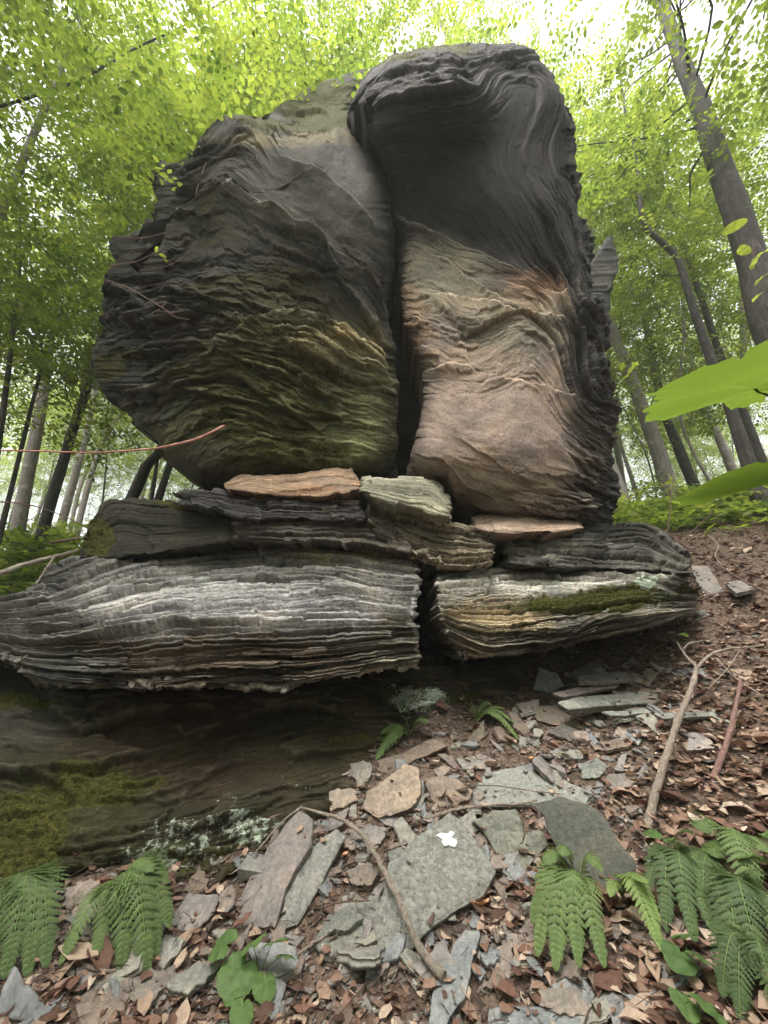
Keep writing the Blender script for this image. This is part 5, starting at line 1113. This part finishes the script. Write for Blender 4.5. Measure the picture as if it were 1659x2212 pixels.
stick('white peeled twig loop on the leafy bank at right', [([(1530, 1155, .2), (1552, 1178, .15), (1545, 1200, .12), (1560, 1222, .1)], None, .007, .004)], M_STICK)
stick('pale dead branch slanting up to the black ledge from the left edge', [([(-60, 1262), (0, 1238), (80, 1212), (168, 1190)], (2.5, 2.7, 3.0, 3.3), .022, .013), ([(118, 1202), (95, 1235), (78, 1262)], (3.1, 3.0, 2.9), .009, .004)], M_STICK, 'dead_branch', 'dead branch')
stick('thin red twig leaning across to the left edge above the pale branch', [([(-20, 1082), (60, 1090), (130, 1112), (200, 1145)], (3.0, 3.1, 3.3, 3.5), .006, .004)], M_RSTICK, 'twig', 'twig')
stick('short dark stub poking left from the black ledge', [([(108, 1172), (140, 1168), (172, 1162)], (3.1, 3.2, 3.3), .012, .011)], M_TWIG)
def gen_red():
    t = NT('red_twig'); p = t.n('ShaderNodeBsdfPrincipled'); ob = t.n('ShaderNodeTexCoord').outputs['Object']
    t.l(t.ramp(t.noise(ob, 14, 3), [(.35, (.42, .13, .10)), (.65, (.62, .32, .26))]), p.inputs['Base Color']); p.inputs['Roughness'].default_value = .6; t.l(p.outputs[0], t.out.inputs[0]); return t.m
stick('bright red vine stem crossing the lower left of the pillar', [([(-20, 972), (100, 975), (200, 978), (300, 972), (345, 967), (400, 955), (440, 942), (486, 919)], (2.0, 2.0, 2.05, 2.1, 2.1, 2.1, 2.15, 2.2), .004, .0075)], gen_red(), 'vine', 'vine')
stick('pale hooked rootlet on the dark left shoulder of the pillar', [([(262, 512), (310, 514), (350, 505), (385, 496), (412, 484)], (3.15, 3.1, 3.0, 2.9, 2.85), .008, .005), ([(395, 490), (412, 470), (418, 440), (428, 400), (445, 350)], (2.88, 2.85, 2.83, 2.8, 2.8), .006, .004)], M_RSTICK, 'root', 'root')
stick('second pale rootlet curving up under the hooked one', [([(238, 574), (290, 566), (330, 548), (370, 522), (400, 500)], (3.1, 3.05, 3.0, 2.95, 2.85), .007, .004), ([(270, 560), (280, 545), (292, 545)], (3.08, 3.06, 3.05), .005, .005), ([(300, 585), (360, 575), (410, 545), (430, 520)], (3.0, 2.95, 2.85, 2.8), .005, .003)], M_RSTICK, 'root', 'root')
stick('thin bare twig with two tips hanging in front of the left bulge', [([(232, 606), (270, 618), (310, 640), (350, 664), (378, 684), (408, 690)], (2.9, 2.9, 2.85, 2.8, 2.8, 2.75), .005, .003), ([(350, 664), (358, 652)], (2.8, 2.8), .003, .003), ([(345, 668), (328, 676)], (2.8, 2.8), .003, .003), ([(290, 626), (330, 615), (370, 612)], (2.88, 2.85, 2.8), .003, .002)], M_RSTICK, 'twig', 'twig')
stick('long dark bough arching across the top left corner', [([(-40, 242), (60, 212), (150, 182), (230, 140), (300, 100), (380, 64), (440, 30), (520, -20)], (3.4, 3.5, 3.6, 3.7, 3.9, 4.0, 4.2, 4.4), .022, .014), ([(300, 100), (330, 90), (370, 90)], (3.9, 4, 4.1), .008, .004)], M_BARK, 'bough', 'bough')

# ---------------------------------------------------------------- ferns
def frond(base, tip, arch, width, rng, parent, tint, n=16, side_lean=0.0):
    base, tip = np.asarray(base, float), np.asarray(tip, float)
    mid = (base + tip) / 2 + np.array([0, 0, arch]); c = curve([base, mid * .5 + base * .5 + np.array([0, 0, arch * .35]), mid, tip * .55 + mid * .45 + np.array([0, 0, arch * .12]), tip], 40)
    t = np.gradient(c, axis=0); t /= np.linalg.norm(t, axis=1)[:, None]
    L = np.linalg.norm(np.diff(c, axis=0), axis=1).sum()
    b = Bag(); up0 = np.array([side_lean, -.25, 1.0])
    for i, s in enumerate(np.r_[np.linspace(.10, .80, n), np.linspace(.83, .985, 6)]):
        k = s * 39; j = int(k); p = c[j] + (c[min(j+1, 39)] - c[j]) * (k - j); tt = t[j]
        sd = np.cross(tt, up0); sd /= np.linalg.norm(sd); up = np.cross(sd, tt)
        w = width * 1.25 * max(.03, (1 - s) ** .72 * min(1, .62 + 1.5 * (s - .08))) * rng.uniform(.78, 1.12)
        for sg in (-1, 1):
            d = sg * sd * math.cos(.5) + tt * math.sin(.5) - up * rng.uniform(.0, .12); d /= np.linalg.norm(d); e = np.cross(up, d) * sg
            if e @ tt < 0: e = -e
            m = 13; x = np.linspace(0, 1, m); hw = L / n * .44 * (1 - x) ** .6 * np.where(np.arange(m) % 2, .34, 1.0) + .0005
            mid_ = p + d * w * x[:, None] - up * (w * .22 * x * x)[:, None] + e * (w * .12 * x * x)[:, None]
            sh = d * (L / n * .22)
            A_ = mid_ + e * hw[:, None] + sh - up * (hw * .25)[:, None]; B_ = mid_ - e * hw[:, None] + sh - up * (hw * .25)[:, None]
            v = np.stack([A_, mid_, B_], 1).reshape(-1, 3)
            tq = np.clip(tint + rng.normal(0, .07), 0, 1); b.add(v, grid_faces(m, 3), (tq, tq, tq))
    b.add(*tube(c, np.linspace(.0028, .0008, 40), 4), (.9, .9, .9))
    return b.make('frond', M_FERN, parent, False)
FR = np.random.default_rng(31)
def fern(label, base_px, base_lift, fronds, width, tint):
    g = gpt(base_px[0], base_px[1]); root = empty('fern', g.tolist())
    for (tx, ty, tl, arch, wd) in fronds:
        tip = gpt(tx, ty, tl); frond(np.array([0, 0, base_lift]), tip - g, arch, width * wd, FR, root, tint + FR.normal(0, .06))
    return tag(root, label, 'fern', 'ferns in the scree')
fern('large bright green fern in front of the big dark leaning slab', (1255, 1960), .0, [(1175, 1868, .20, .10, .75), (1215, 1846, .24, .10, .7), (1160, 2060, .06, .16, 1.15), (1200, 2092, .05, .16, 1.1), (1250, 2086, .05, .16, 1.0), (1305, 2085, .05, .14, 1.0), (1300, 1880, .16, .1, .7), (1148, 1990, .08, .13, .9)], .075, .55)
fern('small yellow-green fern right of the large bright one', (1345, 1945), .0, [(1432, 2055, .03, .12, 1.1), (1318, 1935, .12, .05, .7), (1395, 1905, .16, .05, .8), (1425, 1990, .06, .1, .9)], .06, .95)
fern('drooping grey-green fern at lower left beside the pinkish stone', (235, 1970), .02, [(362, 1905, .16, .10, .9), (368, 2000, .08, .14, 1.1), (340, 2060, .04, .16, 1.2), (318, 2108, .02, .16, 1.2), (262, 2098, .02, .15, 1.1), (205, 2068, .03, .12, 1.0), (130, 2080, .03, .1, .8), (330, 1880, .2, .08, .7)], .085, .38)
fern('grey-green fern cut off by the left edge', (30, 1975), .02, [(100, 2085, .03, .14, 1.1), (60, 2105, .02, .15, 1.1), (10, 2110, .02, .15, 1.1), (112, 1935, .1, .08, .8), (-30, 2080, .03, .14, 1), (90, 1900, .16, .06, .7)], .08, .32)
fern('shaded fern under the undercut wall behind the curved brown slab', (885, 1590), .0, [(812, 1640, .02, .08, 1.1), (830, 1612, .04, .08, 1.1), (925, 1560, .12, .06, .9), (870, 1548, .14, .04, .8), (822, 1585, .08, .06, .9)], .075, .35)
fern('small fern sprouting by the narrow splinters above mid scree', (1030, 1560), .0, [(1062, 1520, .12, .06, .9), (1018, 1520, .12, .04, .8), (1110, 1560, .06, .08, .9), (1122, 1598, .02, .1, .8), (1090, 1530, .1, .05, .8)], .06, .5)
fern('dark thin fern behind the round-leaved plant at lower right', (1480, 1900), .0, [(1440, 2010, .03, .14, 1.0), (1500, 2030, .03, .14, 1.0), (1405, 1850, .14, .06, .8), (1540, 2010, .03, .12, 1), (1395, 1930, .06, .1, .8), (1470, 1820, .18, .05, .8)], .07, .08)
fern('dark fern at the lower right corner', (1610, 1970), .0, [(1600, 2100, .02, .14, 1.1), (1650, 2110, .02, .14, 1.1), (1560, 2050, .04, .12, 1), (1640, 1890, .14, .06, .8), (1570, 1900, .12, .06, .8), (1700, 2050, .04, .1, 1)], .075, .1)
fern('fern with a broad striped frond near the right edge', (1590, 1850), .02, [(1510, 1790, .16, .06, 1.4), (1640, 1960, .06, .12, 1.2), (1660, 1840, .14, .05, 1.1)], .075, .45)

fern('ragged dark fern low at the right edge below the corner fern', (1650, 2120), .02, [(1600, 2200, .03, .1, 1.1), (1560, 2150, .05, .1, 1), (1690, 2200, .03, .1, 1), (1575, 2085, .09, .06, .9)], .07, .15)
fern('sparse olive fern between the yellow-green fern and the corner fern', (1560, 1905), .02, [(1470, 1960, .05, .1, 1), (1520, 1985, .04, .1, 1), (1440, 1900, .1, .06, .9), (1545, 1850, .14, .05, .8), (1500, 1860, .12, .05, .8)], .065, .2)
# ---------------------------------------------------------------- broad-leaved plants
def broad_leaf(center, size, yaw, tilt, rng, kind='heart'):
    """one blade as a fan grid with veins pressed in; thin but solid enough to shade"""
    NP = 144 if kind == 'maple' else 48; th = np.linspace(0, 2*np.pi, NP + 1)[:-1]
    if kind == 'heart': r = .62 + .34 * np.cos(th) * (np.cos(th) > 0) ** 1 + .10 * np.abs(np.sin(th)) - .42 * np.exp(-((th - np.pi) / .28) ** 2) + .05 * np.abs(np.sin(th * 9))
    elif kind == 'round': r = .72 + .04 * np.cos(3 * th) - .34 * np.exp(-((th - np.pi) / .2) ** 2) + .03 * np.abs(np.sin(th * 8))
    elif kind == 'maple':
        a = np.array([0, .22, .45, .62, .85, 1.1, 1.35, 1.6, 1.9, 2.2, 2.55, 2.85, 3.14]); q = np.array([1.0, .84, .70, .62, .80, .90, .74, .64, .56, .66, .52, .38, .16])
        tt = np.minimum(th, 2*np.pi - th); r = np.interp(tt, a, q) * (1 + .10 * ((tt * 5.1) % 1) + .05 * ((tt * 14) % 1))
    else:
        tt = np.abs((th + np.pi) % (2*np.pi) - np.pi); r = 1 / np.sqrt((np.cos(tt) / 1.0) ** 2 + (np.sin(tt) / .45) ** 2); r = r * (1 + .04 * np.abs(np.sin(th * 12)))
    S = np.array([.0, .2, .4, .6, .8, 1.0]); V = []
    for s in S:
        x, y = r * np.cos(th) * s, r * np.sin(th) * s
        z = (-.08 if kind == 'maple' else -.22) * (x*x + y*y) + .05 * np.abs(np.sin(th * 2.5)) * s + .10 * np.abs(y) + .03 * np.sin(x * 9 + y * 5) + (.018 * np.abs(np.sin(th * 3.5 + 1)) * s if kind == 'maple' else 0)
        V.append(np.stack([x, y, z], -1))
    V = np.concatenate(V) * size
    v = V @ rotm(np.array([yaw]), np.array([tilt[0]]), np.array([tilt[1]]))[0].T + center
    return v, grid_faces(6, NP, wrap=True)
PR = np.random.default_rng(41)
def plant(label, base_px, leaves, tint, name='seedling', cat='plant', mat=None, base_lift=0):
    g = gpt(*base_px); root = empty(name, g.tolist()); st = Bag()
    for (lx, ly, lift, size, yaw, tilt, kind) in leaves:
        c = gpt(lx, ly, lift) - g; v, f = broad_leaf(c, size, yaw, tilt, PR, kind)
        b = Bag(); tq = np.clip(tint + PR.normal(0, .08), 0, 1); b.add(v, f, (tq, tq, tq)); b.make('leaf', mat or M_HERB, root, True)
        st.add(*tube(curve([(0, 0, 0), c * .5 + np.array([0, 0, .015]), c], 8), np.linspace(.002, .0012, 8), 5))
    st.make('stem', M_HERB, root)
    return tag(root, label, cat, 'small green plants in the scree')
plant('grape-leaved seedling at the bottom left of centre', (560, 2120), [(485, 2040, .10, .060, 2.6, (.2, -.5), 'heart'), (545, 2040, .12, .055, 1.6, (.1, -.5), 'heart'), (520, 2095, .07, .075, -2.0, (.3, -.4), 'heart'), (590, 2035, .12, .050, .8, (.1, -.5), 'heart'), (612, 2065, .09, .045, .2, (.1, -.4), 'heart'), (572, 2120, .05, .05, -1.3, (.4, -.3), 'heart')], .5)
plant('single heart-leaved seedling below the grape-leaved one', (545, 2200), [(524, 2178, .06, .045, -1.4, (.3, -.3), 'heart'), (505, 2155, .06, .03, 2.5, (.1, -.4), 'heart')], .6)
plant('round-leaved plant with three scalloped leaves at lower right', (1490, 2080), [(1480, 2020, .08, .055, .4, (.1, -.5), 'round'), (1465, 2068, .07, .06, -2.5, (.2, -.4), 'round'), (1515, 2070, .07, .055, -.8, (.2, -.4), 'round')], .3)
plant('two-lobed leafy seedling at the bottom right', (1505, 2190), [(1480, 2168, .05, .05, -1.9, (.3, -.4), 'round'), (1530, 2175, .05, .055, -1.2, (.3, -.4), 'round')], .4)
plant('tiny sprig of pale leaves beside the tip of the forked stick', (1470, 1395), [(1450, 1366, .3, .03, 3.0, (.2, -.4), 'oval'), (1475, 1370, .3, .045, .3, (.2, -.3), 'oval')], .9)
plant('toothed bright leaf cluster at the right edge above the corner fern', (1660, 1900), [(1560, 1830, .12, .07, 2.4, (.2, -.4), 'oval'), (1620, 1850, .13, .06, .3, (.2, -.4), 'oval'), (1655, 1800, .12, .05, 1.2, (.2, -.4), 'oval'), (1585, 1920, .07, .06, -2.0, (.3, -.4), 'oval'), (1640, 1925, .08, .06, -1.2, (.3, -.4), 'oval')], .55)
plant('pointed pale-edged leaves by the right of the dark leaning slab', (1430, 1850), [(1405, 1800, .12, .05, 1.8, (.2, -.4), 'oval'), (1445, 1812, .12, .045, .8, (.2, -.4), 'oval'), (1480, 1795, .12, .04, .4, (.2, -.4), 'oval')], .35)
# near twigs with leaves held in front at the right, and the small sprig on the pillar
def leafy_branch(label, path, Ys, r, leaves, tint, name='leafy_branch', mat=None):
    pts = np.array([at(q[0], q[1], y) for q, y in zip(path, Ys)]); root = empty(name, pts[0].tolist())
    b = Bag(); b.add(*tube(curve(pts - pts[0], 24), np.linspace(r, r * .4, 24), 6))
    for (lx, ly, Y, size, yaw, tilt, kind) in leaves:
        c = at(lx, ly, Y) - pts[0]; v, f = broad_leaf(c, size, yaw, tilt, PR, kind); bb = Bag()
        tq = np.clip(tint + PR.normal(0, .06), 0, 1); bb.add(v, f, (tq, tq, tq)); bb.make('leaf', mat or M_LEAF, root, True)
        cc = curve(pts - pts[0], 24); nb = cc[np.argmin(np.linalg.norm(cc - c, axis=1))]
        b.add(*tube(curve([nb, (nb + c) / 2 + np.array([0, 0, .01]), c], 6), [.0018]*6, 4))
    b.make('twig', M_TWIG, root)
    return tag(root, label, 'leafy branch')
leafy_branch('two large maple leaves on a near twig reaching in from the right edge', [(1950, 900), (1860, 920), (1790, 940)], (.6, .6, .6), .003,
    [(1630, 840, .46, .15, 3.2, (.02, -.2), 'maple'), (1712, 1030, .48, .15, 3.05, (.1, -.1), 'maple')], .2, 'maple_branch', M_LEAF)
leafy_branch('small cluster of bright leaves in front of the big dark trunk', [(1760, 520), (1700, 500), (1640, 510), (1600, 500)], (2.4, 2.4, 2.4, 2.4), .004,
    [(1585, 490, 2.3, .09, 2.6, (.2, .6), 'oval'), (1605, 540, 2.3, .08, 3.4, (.1, .6), 'oval'), (1630, 565, 2.3, .08, 4.2, (.2, .5), 'oval'), (1645, 600, 2.3, .07, 4.6, (.2, .5), 'oval'), (1650, 545, 2.3, .08, 5.2, (.2, .5), 'oval'), (1635, 640, 2.35, .06, 4.4, (.2, .4), 'oval')], .8)
leafy_branch('tiny green sprig on a bent twig in front of the left bulge', [(372, 575), (362, 560), (352, 552), (342, 545)], (2.75, 2.75, 2.75, 2.75), .002,
    [(338, 538, 2.75, .035, 2.2, (.2, -.4), 'oval'), (352, 552, 2.75, .035, .4, (.2, -.4), 'oval'), (358, 562, 2.75, .025, 4.6, (.2, -.4), 'oval')], .85, 'sprig')
leafy_branch('ragged bright leaf sprig against the right flank of the pillar', [(1400, 800), (1370, 800), (1340, 790)], (3.6, 3.6, 3.6), .003,
    [(1345, 790, 3.6, .06, 2.5, (.2, .5), 'maple'), (1365, 798, 3.6, .06, 3.6, (.2, .5), 'maple'), (1352, 815, 3.6, .06, 4.2, (.2, .5), 'maple'), (1372, 785, 3.6, .05, 1.0, (.2, .5), 'maple')], .9)
# ---- ferny ground cover under the far trees
UR = np.random.default_rng(51)
n = 11000; Yv = np.exp(UR.uniform(math.log(4.6), math.log(30), n)); xv = UR.uniform(-1.3, 1.3, n) * Yv
ok = (np.abs(xv) > .42 * Yv) & ((xv < 0) | (Yv > 5.6 + .5 * np.sin(xv * 2))) ; xv, Yv = xv[ok], Yv[ok]; zv = gz(xv, Yv, False)
v, f, T = foliage(np.stack([xv, Yv, zv + UR.uniform(.03, 1, len(xv)) ** 1.6 * np.clip((Yv - 4) * .22, .3, 1.6)], -1), UR.uniform(0, 6.28, len(xv)), UR, 12, .42, .11, .1, .35)
tag(mesh_np('undergrowth', v, f, M_LEAF, None, False, {'tint': T}), kind='stuff')

# unseen leaf sprays added behind the viewer to shade the rock from that side
n = 9000; az = UR.uniform(1.9, 4.4, n) + np.pi * 0; az = UR.uniform(math.radians(100), math.radians(260), n); rr = UR.uniform(6.5, 13, n)
xv, yv = np.sin(az) * rr, np.cos(az) * rr
v, f, T = foliage(np.stack([xv, yv, gz(xv, yv, False) + UR.uniform(.2, 1, n) * 9.5], -1), UR.uniform(0, 6.28, n), UR, 8, .9, .20, .1, .35)
tag(mesh_np('shading_foliage', v, f, M_LEAF, None, False, {'tint': T}), kind='stuff')
# ---------------------------------------------------------------- moist air between the trees
hz = NT('haze'); pv = hz.n('ShaderNodeVolumePrincipled'); pv.inputs['Color'].default_value = (0.93, 0.97, 0.90, 1)
pv.inputs['Density'].default_value = 0.0032; pv.inputs['Anisotropy'].default_value = 0.2
hz.l(pv.outputs[0], hz.out.inputs['Volume'])
x0, x1, y0, y1, z0, z1 = -95, 95, -30, 145, float(gv[:, 2].min()) - 1, max(45.0, float(gv[:, 2].max()) + 3)
hv = [(x, y, z) for x in (x0, x1) for y in (y0, y1) for z in (z0, z1)]
tag(mesh_np('haze', hv, np.array([(0, 1, 3, 2), (4, 6, 7, 5), (0, 4, 5, 1), (2, 3, 7, 6), (0, 2, 6, 4), (1, 5, 7, 3)]), hz.m, None, False), kind='stuff')
